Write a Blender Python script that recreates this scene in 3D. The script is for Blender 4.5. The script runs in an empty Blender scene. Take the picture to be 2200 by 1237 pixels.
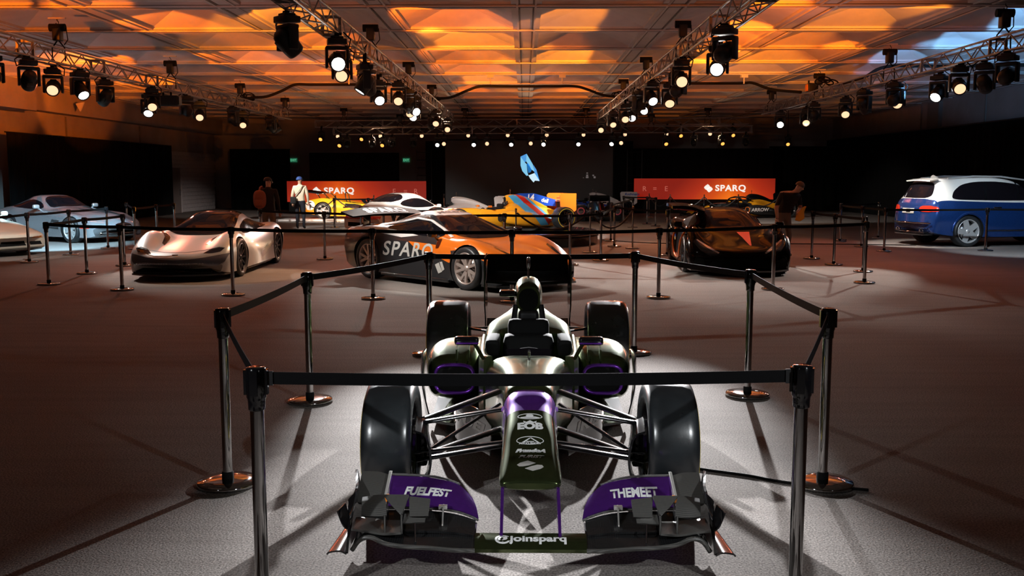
import bpy, bmesh, math, random
from mathutils import Vector, Matrix
from mathutils.bvhtree import BVHTree
R = math.radians
random.seed(7)
scn = bpy.context.scene
col = scn.collection

# ------------------------------------------------------------------ camera
cd = bpy.data.cameras.new('camera'); cam = bpy.data.objects.new('camera', cd); col.objects.link(cam)
cd.sensor_width = 36.0; cd.lens = 36.0 * 2080 / 2200
cam.location = (0, 0, 1.8)
cam.rotation_euler = (R(90 - 6.595), 0, R(0.74))
#ZOOM
cd.clip_start = 0.05; cd.clip_end = 300
scn.camera = cam

# ------------------------------------------------------------------ world, exposure
w = bpy.data.worlds.new('hall_world'); scn.world = w; w.use_nodes = True
w.node_tree.nodes['Background'].inputs[0].default_value = (0.010, 0.008, 0.008, 1)
w.node_tree.nodes['Background'].inputs[1].default_value = 0.5
vs = scn.view_settings
vs.view_transform = 'Standard'; vs.look = 'None'; vs.exposure = 0.0; vs.gamma = 1.0; vs.use_curve_mapping = False

# ------------------------------------------------------------------ lights (beams of the truss heads, and added spots)
def spot(loc, aim, watts, colr, size=40, blend=0.35, rad=0.09):
    l = bpy.data.lights.new('head_or_fill_beam', 'SPOT'); l.energy = watts; l.color = colr
    l.spot_size = R(size); l.spot_blend = blend; l.shadow_soft_size = rad
    o = bpy.data.objects.new('head_or_fill_beam', l); col.objects.link(o)
    o.location = loc
    o.rotation_euler = (Vector(aim) - Vector(loc)).to_track_quat('-Z', 'Y').to_euler()
    return o
WHITE = (1.0, 0.95, 0.88); COOL = (0.72, 0.88, 1.0); WARM = (1.0, 0.62, 0.36)
UPK = 1.45; AMBER2 = (1.0, 0.27, 0.014); AMBER = (1.0, 0.175, 0.004); RED = (1.0, 0.20, 0.10); BLUE = (0.22, 0.55, 1.0)
# added amber and blue spots without fixtures, throwing light up into the coffers
UP = [(-9.2, 14.6, -9.6, 18.9, 700, AMBER), (-9.2, 15.4, -7.6, 19.4, 600, AMBER), (-3.15, 16.4, -5.5, 21.6, 1500, AMBER2), (-9.2, 23.4, -7.6, 27.4, 800, AMBER),
      (-9.2, 18.4, -7.2, 21.4, 700, AMBER), (-9.2, 24.4, -12.4, 28.0, 800, AMBER), (-9.2, 17.6, -15.6, 24.0, 2600, AMBER), (-9.2, 24.6, -16.4, 30.5, 2600, AMBER), (-9.2, 30.2, -16.6, 36.5, 1800, AMBER),
      (-3.15, 16.6, -1.4, 20.9, 1500, AMBER), (-3.15, 19.4, -1.0, 23.7, 1500, AMBER2), (-3.15, 22.4, -1.6, 26.6, 900, AMBER), (-3.15, 25.6, -1.6, 29.8, 900, AMBER), (-3.15, 29.6, -.8, 33.4, 800, AMBER2),
      (-3.15, 24.2, -5.8, 28.5, 900, AMBER), (-3.15, 27.6, -6.6, 31.8, 700, AMBER), (-3.15, 20.4, -5.2, 24.6, 700, AMBER), (3.15, 17.4, .1, 21.4, 900, AMBER2), (3.15, 23.6, .3, 27.6, 1200, AMBER2),
      (3.15, 22.8, 5.7, 26.4, 1500, AMBER2), (3.15, 19.0, 5.5, 23.0, 1200, AMBER), (8.6, 16.6, 6.7, 20.5, 1000, AMBER2), (3.15, 16.2, 5.4, 19.8, 700, AMBER), (3.15, 25.4, 5.6, 29.0, 900, AMBER2), (3.15, 28.8, 5.0, 32.6, 500, AMBER),
      (-3.15, 33.6, -1.6, 37.6, 350, AMBER), (3.15, 33.4, 1.6, 37.4, 350, AMBER), (-3.15, 33.8, -5.4, 37.8, 350, AMBER),
      (8.6, 17.2, 11.2, 21.6, 900, BLUE), (8.6, 20.4, 11.4, 24.8, 800, BLUE), (8.6, 24.2, 10.6, 28.0, 350, BLUE), (8.6, 22.0, 7.4, 25.8, 500, AMBER)]
for (x, y, ax, ay, wt, c) in UP:
    spot((x + (.35 if ax > x else -.35), y, 3.9), (ax, ay, 5.1), wt * UPK, c, 31, 0.3, 0.04)
# faint mauve fill on the ceiling from added spots without fixtures
for (x, y) in ((-6.0, 16.0), (-6.0, 26.0), (0.0, 20.0), (0.0, 30.0), (6.0, 18.0), (6.0, 28.0), (-12.0, 24.0), (12.0, 30.0)):
    spot((x, y, 2.9), (x, y + 2.0, 5.0), 38, (1.0, .60, .58), 150, 1.0, 0.3)

# ------------------------------------------------------------------ materials
def mat(name, c, rough=0.5, metal=0.0, coat=0.0, emit=None, es=0.0, noise=None, bump=None, spec=0.5, coat_r=0.04):
    m = bpy.data.materials.new(name); m.use_nodes = True
    nt = m.node_tree; b = nt.nodes['Principled BSDF']
    b.inputs['Base Color'].default_value = (*c, 1); b.inputs['Roughness'].default_value = rough
    b.inputs['Metallic'].default_value = metal; b.inputs['Coat Weight'].default_value = coat
    b.inputs['Coat Roughness'].default_value = coat_r; b.inputs['Specular IOR Level'].default_value = spec
    if emit:
        b.inputs['Emission Color'].default_value = (*emit, 1); b.inputs['Emission Strength'].default_value = es
    tc = nt.nodes.new('ShaderNodeTexCoord')
    def nz(scale, detail=4):
        n = nt.nodes.new('ShaderNodeTexNoise'); n.inputs['Scale'].default_value = scale; n.inputs['Detail'].default_value = detail
        nt.links.new(tc.outputs['Object'], n.inputs['Vector']); return n
    if noise:
        sc, c2, lo, hi = noise
        n = nz(sc); r = nt.nodes.new('ShaderNodeValToRGB')
        r.color_ramp.elements[0].position = lo; r.color_ramp.elements[1].position = hi
        r.color_ramp.elements[0].color = (*c, 1); r.color_ramp.elements[1].color = (*c2, 1)
        nt.links.new(n.outputs['Fac'], r.inputs['Fac']); nt.links.new(r.outputs['Color'], b.inputs['Base Color'])
    if bump:
        sc, st, di = bump
        n = nz(sc, 6); bp = nt.nodes.new('ShaderNodeBump'); bp.inputs['Strength'].default_value = st; bp.inputs['Distance'].default_value = di
        nt.links.new(n.outputs['Fac'], bp.inputs['Height']); nt.links.new(bp.outputs['Normal'], b.inputs['Normal'])
    return m

def carpet_mat():
    m = mat('carpet', (0.2, 0.19, 0.18), 0.95, spec=0.15)
    nt = m.node_tree; b = nt.nodes['Principled BSDF']; tc = nt.nodes.new('ShaderNodeTexCoord')
    def N(sc, det, mapping=None):
        n = nt.nodes.new('ShaderNodeTexNoise'); n.inputs['Scale'].default_value = sc; n.inputs['Detail'].default_value = det
        if mapping:
            mp = nt.nodes.new('ShaderNodeMapping'); mp.inputs['Scale'].default_value = mapping
            nt.links.new(tc.outputs['Object'], mp.inputs['Vector']); nt.links.new(mp.outputs['Vector'], n.inputs['Vector'])
        else: nt.links.new(tc.outputs['Object'], n.inputs['Vector'])
        return n
    big = N(0.35, 3); fine = N(95, 4); streak = N(1.0, 4, (0.5, 7.0, 1.0))
    def mix(a, bb, fac, mode='MULTIPLY'):
        x = nt.nodes.new('ShaderNodeMix'); x.data_type = 'RGBA'; x.blend_type = mode; x.inputs[0].default_value = fac
        nt.links.new(a, x.inputs[6]); nt.links.new(bb, x.inputs[7]); return x.outputs[2]
    def ramp(n, lo, hi, ca, cb):
        r = nt.nodes.new('ShaderNodeValToRGB'); r.color_ramp.elements[0].position = lo; r.color_ramp.elements[1].position = hi
        r.color_ramp.elements[0].color = (*ca, 1); r.color_ramp.elements[1].color = (*cb, 1)
        nt.links.new(n.outputs['Fac'], r.inputs['Fac']); return r.outputs['Color']
    base = ramp(fine, 0.3, 0.7, (0.088, 0.078, 0.072), (0.37, 0.335, 0.312))
    c1 = mix(base, ramp(big, 0.3, 0.7, (0.75, 0.72, 0.7), (1, 1, 1)), 0.8)
    c2 = mix(c1, ramp(streak, 0.35, 0.6, (0.8, 0.78, 0.77), (1, 1, 1)), 0.55)
    nt.links.new(c2, b.inputs['Base Color'])
    bp = nt.nodes.new('ShaderNodeBump'); bp.inputs['Strength'].default_value = 0.6; bp.inputs['Distance'].default_value = 0.006
    nt.links.new(fine.outputs['Fac'], bp.inputs['Height']); nt.links.new(bp.outputs['Normal'], b.inputs['Normal'])
    return m

def carbon_mat(name, a, c2, rough, scale=190):
    m = mat(name, a, rough, 0.0, 0.6)
    nt = m.node_tree; b = nt.nodes['Principled BSDF']; tc = nt.nodes.new('ShaderNodeTexCoord')
    wv = nt.nodes.new('ShaderNodeTexWave'); wv.inputs['Scale'].default_value = scale / 6.28; wv.bands_direction = 'X'
    w2 = nt.nodes.new('ShaderNodeTexWave'); w2.inputs['Scale'].default_value = scale / 6.28; w2.bands_direction = 'Y'
    mx = nt.nodes.new('ShaderNodeMath'); mx.operation = 'MULTIPLY'
    nt.links.new(tc.outputs['Object'], wv.inputs['Vector']); nt.links.new(tc.outputs['Object'], w2.inputs['Vector'])
    r = nt.nodes.new('ShaderNodeValToRGB'); r.color_ramp.elements[0].color = (*a, 1); r.color_ramp.elements[1].color = (*c2, 1)
    mx.operation = 'ADD'; nt.links.new(wv.outputs['Fac'], mx.inputs[0]); nt.links.new(w2.outputs['Fac'], mx.inputs[1])
    h = nt.nodes.new('ShaderNodeMath'); h.operation = 'MULTIPLY'; h.inputs[1].default_value = 0.5
    nt.links.new(mx.outputs[0], h.inputs[0]); nt.links.new(h.outputs[0], r.inputs['Fac']); nt.links.new(r.outputs['Color'], b.inputs['Base Color'])
    return m

M = {}
M['carpet'] = carpet_mat()
M['ceil'] = mat('ceiling_plaster', (0.60, 0.565, 0.55), 0.8, noise=(3.0, (0.54, 0.51, 0.50), 0.35, 0.7), bump=(40, 0.08, 0.01))
M['beam'] = mat('ceiling_beam', (0.55, 0.52, 0.51), 0.75, noise=(2.0, (0.49, 0.465, 0.455), 0.35, 0.7))
M['groove'] = mat('light_groove', (0.16, 0.14, 0.13), 0.8)
M['wall'] = mat('wall_panel', (0.30, 0.26, 0.25), 0.85, noise=(1.2, (0.24, 0.2, 0.19), 0.3, 0.7), bump=(60, 0.1, 0.01))
M['brick'] = mat('painted_block', (0.42, 0.36, 0.36), 0.8, noise=(5, (0.36, 0.31, 0.31), 0.3, 0.7))
M['drape'] = mat('black_drape', (0.004, 0.004, 0.004), 0.95, spec=0.1)
M['black'] = mat('black_plastic', (0.008, 0.008, 0.009), 0.45)
M['matte'] = mat('matte_black', (0.006, 0.006, 0.006), 0.85, spec=0.2)
M['gloss'] = mat('gloss_black', (0.004, 0.004, 0.005), 0.12, 0, 0.6)
M['alu'] = mat('truss_aluminium', (0.36, 0.33, 0.32), 0.42, 0.85, noise=(9, (0.28, 0.26, 0.25), 0.35, 0.7))
M['chrome'] = mat('chrome', (0.46, 0.455, 0.455), 0.07, 1.0, noise=(14, (0.38, 0.375, 0.37), 0.3, 0.8))
M['steel'] = mat('polished_steel', (0.5, 0.5, 0.51), 0.16, 1.0)
M['belt'] = mat('belt_webbing', (0.004, 0.004, 0.0045), 0.8, spec=.12, bump=(220, 0.2, 0.002))
M['rope'] = mat('black_rope', (0.012, 0.011, 0.011), 0.7)
M['rubber'] = mat('tyre_rubber', (0.012, 0.012, 0.013), 0.42, noise=(6, (0.030, 0.031, 0.034), 0.35, 0.75), bump=(25, 0.12, 0.004))
M['slick'] = mat('slick_tyre_rubber', (0.010, 0.012, 0.014), 0.27, spec=.9, noise=(5, (0.030, 0.036, 0.040), 0.3, 0.75), bump=(16, 0.15, 0.004))
M['liner'] = mat('wheel_well', (0.004, 0.004, 0.004), 0.9)
M['glass'] = mat('tinted_glass', (0.006, 0.005, 0.007), 0.05, 0, 0, spec=.12)
M['redlamp'] = mat('red_tail_lamp', (0.5, 0.02, 0.01), 0.12, 0, 1.0, emit=(1, 0.06, 0.02), es=0.35)
M['amberlamp'] = mat('amber_lamp', (0.8, 0.25, 0.03), 0.2, 0, 0.5)
M['lamp'] = mat('clear_lamp', (0.55, 0.56, 0.58), 0.1, 0.7, 1.0)
M['white'] = mat('white_print', (0.85, 0.85, 0.84), 0.5)
M['silverprint'] = mat('silver_print', (0.72, 0.70, 0.66), 0.3, 0.4)
M['blackprint'] = mat('black_print', (0.008, 0.008, 0.01), 0.4)
M['carbon'] = carbon_mat('carbon_fibre', (0.006, 0.006, 0.0065), (0.022, 0.022, 0.023), 0.24)
M['carbonlit'] = carbon_mat('lit_carbon_weave', (0.012, 0.012, 0.0115), (0.15, 0.145, 0.135), 0.36, 330)  # paler copy of the carbon, its lit look put into the colour
M['lens_w'] = mat('white_lens', (0.8, 0.8, 0.8), 0.2, emit=(1.0, 0.97, 0.93), es=14)
M['lens_wb'] = mat('bright_lens', (0.8, 0.8, 0.8), 0.2, emit=(1.0, 0.98, 0.95), es=40)
M['lens_a'] = mat('warm_lens', (0.8, 0.6, 0.4), 0.2, emit=(1.0, 0.60, 0.34), es=1.35)
M['lens_o'] = mat('orange_lens', (0.8, 0.4, 0.1), 0.2, emit=(1.0, 0.42, 0.08), es=1.6)
M['lens_off'] = mat('dark_lens', (0.01, 0.01, 0.012), 0.08, 0, 1.0)
M['exit'] = mat('exit_sign_face', (0.02, 0.1, 0.06), 0.5, emit=(0.08, 0.55, 0.28), es=0.16)

# ------------------------------------------------------------------ mesh helpers
def V(*a): return Vector(a)
class MB:
    def __init__(s): s.v = []; s.f = []; s.m = []; s.cur = 0; s.sm = []
    def add(s, vs, fs, smooth=False):
        o = len(s.v); s.v += [Vector(p) for p in vs]
        for f in fs: s.f.append([o + i for i in f]); s.m.append(s.cur); s.sm.append(smooth)
        return s
    def box(s, c, d, rot=None):
        hx, hy, hz = d[0] / 2, d[1] / 2, d[2] / 2; c = Vector(c)
        ps = [Vector((x, y, z)) for x in (-hx, hx) for y in (-hy, hy) for z in (-hz, hz)]
        if rot is not None: ps = [rot @ p for p in ps]
        return s.add([p + c for p in ps], [(0, 1, 3, 2), (4, 6, 7, 5), (0, 4, 5, 1), (2, 3, 7, 6), (0, 2, 6, 4), (1, 5, 7, 3)])
    def bbox(s, c, d, b=0.01, rot=None):                       # chamfered box
        hx, hy, hz = d[0] / 2, d[1] / 2, d[2] / 2; b = min(b, hx * .9, hy * .9, hz * .9); c = Vector(c); ps = []; 
        bm = bmesh.new(); bmesh.ops.create_cube(bm, size=1.0)
        for v in bm.verts: v.co = Vector((v.co.x * d[0], v.co.y * d[1], v.co.z * d[2]))
        bmesh.ops.bevel(bm, geom=bm.edges[:], offset=b, segments=2, affect='EDGES', profile=0.6)
        bm.verts.index_update()
        ps = [(rot @ v.co if rot is not None else v.co) + c for v in bm.verts]
        fs = [[v.index for v in f.verts] for f in bm.faces]; bm.free()
        return s.add(ps, fs, True)
    def cyl(s, a, b, r, r2=None, seg=12, caps=True):
        a = Vector(a); b = Vector(b); d = (b - a).normalized(); r2 = r if r2 is None else r2
        u = d.orthogonal().normalized(); v = d.cross(u)
        A = [a + (u * math.cos(t) + v * math.sin(t)) * r for t in [2 * math.pi * k / seg for k in range(seg)]]
        B = [b + (u * math.cos(t) + v * math.sin(t)) * r2 for t in [2 * math.pi * k / seg for k in range(seg)]]
        s.add(A + B, [(k, (k + 1) % seg, seg + (k + 1) % seg, seg + k) for k in range(seg)], True)
        if caps: s.add(A, [list(range(seg))[::-1]]); s.add(B, [list(range(seg))])
        return s
    def tube(s, pts, r, seg=8, flat=None, closed=False):
        pts = [Vector(p) for p in pts]; n = len(pts); rings = []
        pu = None
        for i, p in enumerate(pts):
            d = (pts[min(i + 1, n - 1)] - pts[max(i - 1, 0)]).normalized()
            if pu is None:
                up = Vector((0, 0, 1)); u = d.cross(up)
                u = u.normalized() if u.length > 1e-3 else d.orthogonal().normalized()
            else:
                u = pu - d * pu.dot(d); u.normalize()
            pu = u; v = u.cross(d); rr = r[i] if isinstance(r, (list, tuple)) else r
            fl = flat or (1, 1)
            rings.append([p + (u * math.cos(t) * fl[0] + v * math.sin(t) * fl[1]) * rr for t in [2 * math.pi * k / seg for k in range(seg)]])
        vs = [q for rg in rings for q in rg]
        fs = [(i * seg + k, i * seg + (k + 1) % seg, (i + 1) * seg + (k + 1) % seg, (i + 1) * seg + k) for i in range(n - 1) for k in range(seg)]
        s.add(vs, fs, True); s.add(rings[0], [list(range(seg))[::-1]]); s.add(rings[-1], [list(range(seg))])
        return s
    def lathe(s, prof, c=(0, 0, 0), axis='Z', seg=32):         # prof: (radius, height)
        c = Vector(c); vs = []
        for (r, h) in prof:
            for k in range(seg):
                t = 2 * math.pi * k / seg; x, y = r * math.cos(t), r * math.sin(t)
                vs.append(c + (Vector((x, y, h)) if axis == 'Z' else Vector((h, x, y)) if axis == 'X' else Vector((x, h, y))))
        n = len(prof)
        fs = [(i * seg + k, i * seg + (k + 1) % seg, (i + 1) * seg + (k + 1) % seg, (i + 1) * seg + k) for i in range(n - 1) for k in range(seg)]
        return s.add(vs, fs, True)
    def prism(s, poly, vec):                                    # poly: list of 3D points, extruded by vec
        n = len(poly); P = [Vector(p) for p in poly]; Q = [p + Vector(vec) for p in P]
        return s.add(P + Q, [list(range(n))[::-1], [n + k for k in range(n)]] + [(k, (k + 1) % n, n + (k + 1) % n, n + k) for k in range(n)])
    def loft(s, secs, closed=True, caps=True, smooth=True):
        n = len(secs[0]); vs = [p for q in secs for p in q]; m = n if closed else n - 1
        s.add(vs, [(i * n + k, i * n + (k + 1) % n, (i + 1) * n + (k + 1) % n, (i + 1) * n + k) for i in range(len(secs) - 1) for k in range(m)], smooth)
        if caps and closed: s.add(secs[0], [list(range(n))[::-1]]); s.add(secs[-1], [list(range(n))])
        return s
    def sheet(s, rails, nu=10, nv=4, th=0.006):                 # rails: curves with equal point counts -> smooth thick panel
        G = upsample([[Vector(p) for p in r] for r in rails], nv, nu); a = len(G); b = len(G[0])
        Nn = []
        for i in range(a):
            for j in range(b):
                du = G[i][min(j + 1, b - 1)] - G[i][max(j - 1, 0)]; dv = G[min(i + 1, a - 1)][j] - G[max(i - 1, 0)][j]
                nn = du.cross(dv); Nn.append(nn.normalized() if nn.length > 1e-9 else Vector((0, 0, 1)))
        T = [G[i][j] + Nn[i * b + j] * th / 2 for i in range(a) for j in range(b)]
        Bt = [G[i][j] - Nn[i * b + j] * th / 2 for i in range(a) for j in range(b)]
        N = a * b
        s.add(T + Bt, [(i * b + j, i * b + j + 1, (i + 1) * b + j + 1, (i + 1) * b + j) for i in range(a - 1) for j in range(b - 1)] +
              [(N + i * b + j, N + (i + 1) * b + j, N + (i + 1) * b + j + 1, N + i * b + j + 1) for i in range(a - 1) for j in range(b - 1)], True)
        loop = [j for j in range(b)] + [i * b + b - 1 for i in range(1, a)] + [(a - 1) * b + j for j in range(b - 2, -1, -1)] + [i * b for i in range(a - 2, 0, -1)]
        ed = []
        for k in range(len(loop)): p, q = loop[k], loop[(k + 1) % len(loop)]; ed.append((p, q, N + q, N + p))
        vs = T + Bt; s.add(vs, ed); return s
    def mirror(s):
        o = len(s.v); n = len(s.f); s.v += [Vector((-p.x, p.y, p.z)) for p in s.v]
        for i in range(n): s.f.append([o + k for k in s.f[i]][::-1]); s.m.append(s.m[i]); s.sm.append(s.sm[i])
        return s
    def xf(s, mtx): s.v = [mtx @ p for p in s.v]; return s
    def mesh(s, name, mats):
        me = bpy.data.meshes.new(name); me.from_pydata([tuple(p) for p in s.v], [], s.f)
        for m in (mats if isinstance(mats, (list, tuple)) else [mats]): me.materials.append(M[m] if isinstance(m, str) else m)
        me.polygons.foreach_set('material_index', s.m); me.polygons.foreach_set('use_smooth', s.sm)
        me.validate(); me.update(); return me
    def build(s, name, mats, parent=None, loc=None, rot=None):
        return link(name, s.mesh(name, mats), parent, loc, rot)
def link(name, me, parent=None, loc=None, rot=None):
    o = bpy.data.objects.new(name, me); col.objects.link(o)
    if parent is not None: o.parent = parent
    if loc is not None: o.location = loc
    if rot is not None: o.rotation_euler = rot
    return o
def cr(a, b, c, d, t): return (b * 2 + (c - a) * t + (a * 2 - b * 5 + c * 4 - d) * (t * t) + (b * 3 - a - c * 3 + d) * (t * t * t)) * 0.5
def upline(P, n):
    if len(P) == 2: return [P[0].lerp(P[1], k / n) for k in range(n + 1)]
    Q = []
    for i in range(len(P) - 1):
        a = P[i - 1] if i else P[0] * 2 - P[1]; d = P[i + 2] if i + 2 < len(P) else P[-1] * 2 - P[-2]
        for k in range(n): Q.append(cr(a, P[i], P[i + 1], d, k / n))
    Q.append(P[-1]); return Q
def upsample(G, nr, nc):
    G = [upline(r, nc) for r in G]; C = [upline([G[i][j] for i in range(len(G))], nr) for j in range(len(G[0]))]
    return [[C[j][i] for j in range(len(C))] for i in range(len(C[0]))]
def tag(o, label, cat, group=None, kind=None):
    if label: o['label'] = label
    if cat: o['category'] = cat
    if group: o['group'] = group
    if kind: o['kind'] = kind
    return o
def empty(name, loc=(0, 0, 0), rz=0.0, label=None, cat=None, group=None):
    o = bpy.data.objects.new(name, None); col.objects.link(o); o.empty_display_size = 0.2
    o.location = loc; o.rotation_euler = (0, 0, rz)
    if label: tag(o, label, cat, group)
    return o
def copy_tree(o, parent=None):
    c = o.copy(); col.objects.link(c); c.parent = parent
    for ch in list(o.children): copy_tree(ch, c)
    return c
def struct(o): o['kind'] = 'structure'; return o
def text_mesh(txt, size, depth=0.0, shear=0.0, bold=0.0, sx=1.0, space=1.0):
    cu = bpy.data.curves.new('lettering', 'FONT'); cu.body = txt; cu.size = size; cu.align_x = 'CENTER'; cu.align_y = 'CENTER'
    cu.extrude = depth; cu.shear = shear; cu.offset = bold; cu.space_character = space; cu.resolution_u = 4
    o = bpy.data.objects.new('lettering', cu); col.objects.link(o)
    dg = bpy.context.evaluated_depsgraph_get(); me = bpy.data.meshes.new_from_object(o.evaluated_get(dg))
    bpy.data.objects.remove(o); bpy.data.curves.remove(cu)
    if sx != 1.0:
        for v in me.vertices: v.co.x *= sx
    return me

# ------------------------------------------------------------------ the room
X0, X1, YB, YF, ZC = -17.2, 16.9, 54.0, -6.0, 4.9
struct(MB().add([(X0, YF, 0), (X1, YF, 0), (X1, YB, 0), (X0, YB, 0)], [(0, 1, 2, 3)]).build('floor', 'carpet'))
o = MB().box(((X0 + X1) / 2, YB + .1, 2.6), (X1 - X0 + .4, .2, 5.2)).build('wall_back', 'wall'); struct(o)
o = MB().box((X0 - .1, (YB + YF) / 2, 2.6), (.2, YB - YF, 5.2)).build('wall_left', 'wall'); struct(o); wl = o
MB().box((X0 + .25, (YB + 32.4) / 2, 4.5), (.5, YB - 32.4, .9)).build('soffit', 'wall', wl)
MB().box((X0 + .5, (YF + 32.4) / 2, 4.45), (1.0, 32.4 - YF, 1.0)).build('soffit', 'wall', wl)
for y in (36.5, 43.5, 49.5): MB().box((X0 + .02, y, 2.0), (.05, .07, 4.0)).build('panel_joint', 'groove', wl)
o = MB().box((X1 + .1, (YB + YF) / 2, 2.6), (.2, YB - YF, 5.2)).build('wall_right', 'wall'); struct(o); wr = o
for y in (24.0, 30.0, 36.2, 42.0): MB().box((X1 - .02, y, 2.4), (.05, .07, 4.8)).build('panel_joint', 'groove', wr)
MB().box((X1 - .08, 40.5, 2.4), (.16, 1.1, 4.8)).build('pilaster', 'groove', wr)
o = MB().box(((X0 + X1) / 2, YF - .1, 2.6), (X1 - X0 + .4, .2, 5.2)).build('wall_front', 'wall'); struct(o)
# painted block wall piece beside the left rear corner, block by block
blk = empty('trim_1', (0, 0, 0)); struct(blk)
bme = MB().bbox((0, 0, 0), (.10, .385, .19), .012).mesh('block', 'brick')
for r in range(15):
    for c in range(20):
        y = 45.95 + c * .4 + (.2 if r % 2 else 0); z = .10 + r * .2
        if y < 53.7 and not (z < 2.3 and 46.2 < y < 48.3): link('block', bme, blk, (X0 + .05, y, z))
# doors
def door(n, x, y, w_, h_, rz):
    d = empty('door_%d' % n, (x, y, 0), rz); struct(d)
    MB().box((0, 0, h_ / 2), (w_, .05, h_)).build('door_leaf', mat('door_paint', (.16, .12, .11), .6), d)
    f = MB()
    for s in (-1, 1): f.box((s * (w_ / 2 + .05), 0, h_ / 2), (.1, .14, h_))
    f.box((0, 0, h_ + .05), (w_ + .2, .14, .1)); f.build('door_frame', 'brick', d)
    MB().box((w_ * .36, -.06, 1.0), (.06, .05, .3)).build('door_handle', 'steel', d)
door(1, X0 + .16, 47.2, 1.5, 2.2, R(90))
door(2, X0 + .16, 29.8, .9, 2.2, R(90))

# ceiling: plaster slab, one coffer pyramid per bay, ribs both ways with light grooves
ceil = struct(MB().box(((X0 + X1) / 2, (YB + YF) / 2, 5.62), (X1 - X0 + .4, YB - YF, .1)).build('ceiling', 'ceil'))
BX, BY = 2.75, 3.0; bw, bl = .56, .46
xs = [0.03 + BX * k for k in range(-6, 7)]; ys = [18.3 + BY * k for k in range(-5, 12)]
hx, hy, ht = (BX - bw) / 2, (BY - bl) / 2, .29
cm = MB(); t = .05
cm.add([(-hx, -hy, 0), (hx, -hy, 0), (hx, hy, 0), (-hx, hy, 0), (-hx * t, -hy * t, ht), (hx * t, -hy * t, ht), (hx * t, hy * t, ht), (-hx * t, hy * t, ht)],
       [(0, 4, 5, 1), (1, 5, 6, 2), (2, 6, 7, 3), (3, 7, 4, 0), (4, 7, 6, 5)])
cme = cm.mesh('coffer', 'ceil')
for x in [xs[0] - BX] + xs:
    for y in [ys[0] - BY] + ys:
        if y + BY < 4: continue
        link('coffer', cme, ceil, (x + BX / 2, y + BY / 2, ZC + .05))
for k, x in enumerate(xs):
    b = MB().box((x, (YB + YF) / 2, ZC + .06), (bw, YB - YF, .12)).build('long_rib', 'beam', ceil)
    g = MB()
    for s in (-1, 1): g.box((x + s * .13, (YB + YF) / 2, ZC - .004), (.03, YB - YF, .012))
    g.build('groove', 'groove', b)
    g = MB()
    for s in (-1, 1): g.box((x + s * .17, (YB + YF) / 2, ZC - .012), (.035, YB - YF, .03))
    g.build('lip', 'beam', b)
for y in ys:
    b = MB().box(((X0 + X1) / 2, y, ZC + .05), (X1 - X0, bl, .12)).build('cross_rib', 'beam', ceil)
    MB().box(((X0 + X1) / 2, y - bl / 2 + .03, ZC - .02), (X1 - X0, .06, .04)).build('lip', 'beam', b)
    MB().box(((X0 + X1) / 2, y + .02, ZC - .013), (X1 - X0, .03, .014)).build('groove', 'groove', b)
# sprinkler / speaker boxes under a rib
for k, x in enumerate((-1.05, 1.15, 6.7, -5.4)):
    o = MB().box((0, 0, -.05), (.2, .2, .1)).cyl((0, 0, -.1), (0, 0, -.28), .02).build('ceiling_outlet', 'beam', None, (x, 30.2, ZC - .02))
    tag(o, 'small square outlet box with a drop stem under the ceiling rib', 'outlet', 'outlet boxes under the ceiling')

# drapes: pleated black curtains
def drape(a, b, h, label, z0=0.02):
    a = Vector((*a, 0)); b = Vector((*b, 0)); d = b - a; L = d.length; d.normalize(); nrm = Vector((-d.y, d.x, 0))
    n = max(8, int(L / .14)); P = []
    for k in range(n + 1):
        s_ = L * k / n; P.append(a + d * s_ + nrm * (.05 * math.sin(s_ * 13) + .02 * math.sin(s_ * 31)))
    mb = MB(); th = nrm * .02
    ring = P + [p + th for p in P[::-1]]
    mb.loft([[p + V(0, 0, z0) for p in ring], [p + V(0, 0, h) for p in ring]], True, True, False)
    root = mb.build('black_drape', 'drape'); tag(root, label, 'curtain')
    MB().cyl(a + V(0, 0, h) + nrm * .06, b + V(0, 0, h) + nrm * .06, .025, seg=8).build('drape_pipe', 'black', root)
drape((-16.5, 31.0), (-16.5, 45.6), 3.2, 'long black curtain along the left wall behind the silver-blue coupe')
drape((-15.6, 51.5), (-12.4, 51.5), 3.2, 'short black curtain behind the man with the backpack')
drape((-10.9, 49.3), (-6.35, 49.3), 2.95, 'black curtain hanging above the banner with the yellow wing car')
drape((5.3, 48.9), (12.4, 48.9), 3.15, 'black curtain behind the banner with the black and yellow racer')
drape((16.3, 12.0), (16.3, 52.8), 3.68, 'very long black curtain along the right wall behind the blue SUV')
drape((12.6, 50.5), (16.1, 50.5), 3.3, 'black curtain filling the corner beside the leaning man')

# stage: screen wall with black towers either side
st = empty('stage_screen', (0.22, 48.3, 0), 0, 'large black video wall showing a tumbling blue ribbon logo', 'screen')
MB().box((0, .06, 1.95), (8.3, .1, 3.2)).build('screen_panel', mat('screen_black', (.006, .005, .005), .35), st)
MB().box((0, .2, 1.9), (8.5, .2, 3.4)).build('screen_frame', 'matte', st)
blu = [mat('logo_blue_%d' % i, c, .5, emit=c, es=e) for i, (c, e) in enumerate([((.10, .42, .95), .75), ((.25, .66, .95), .85), ((.62, .86, .98), .95), ((.02, .22, .62), .7)])]
lg = MB()
def lp(pts, mi):
    lg.cur = mi; lg.prism([V((x - 1137) * .02308 + .04, -.01, (360 - y) * .02308 + 2.2) for x, y in pts], (0, .012, 0))
lp([(1117, 336), (1130, 330), (1129, 346), (1126, 348)], 0)
lp([(1130, 330), (1143, 352), (1147, 368), (1141, 364), (1129, 346)], 1)
lp([(1117, 336), (1126, 348), (1130, 352), (1132, 370), (1134, 376), (1130, 377), (1121, 367), (1117, 355)], 1)
lp([(1144, 353), (1151, 364), (1158, 388), (1152, 380), (1147, 370)], 0)
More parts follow.
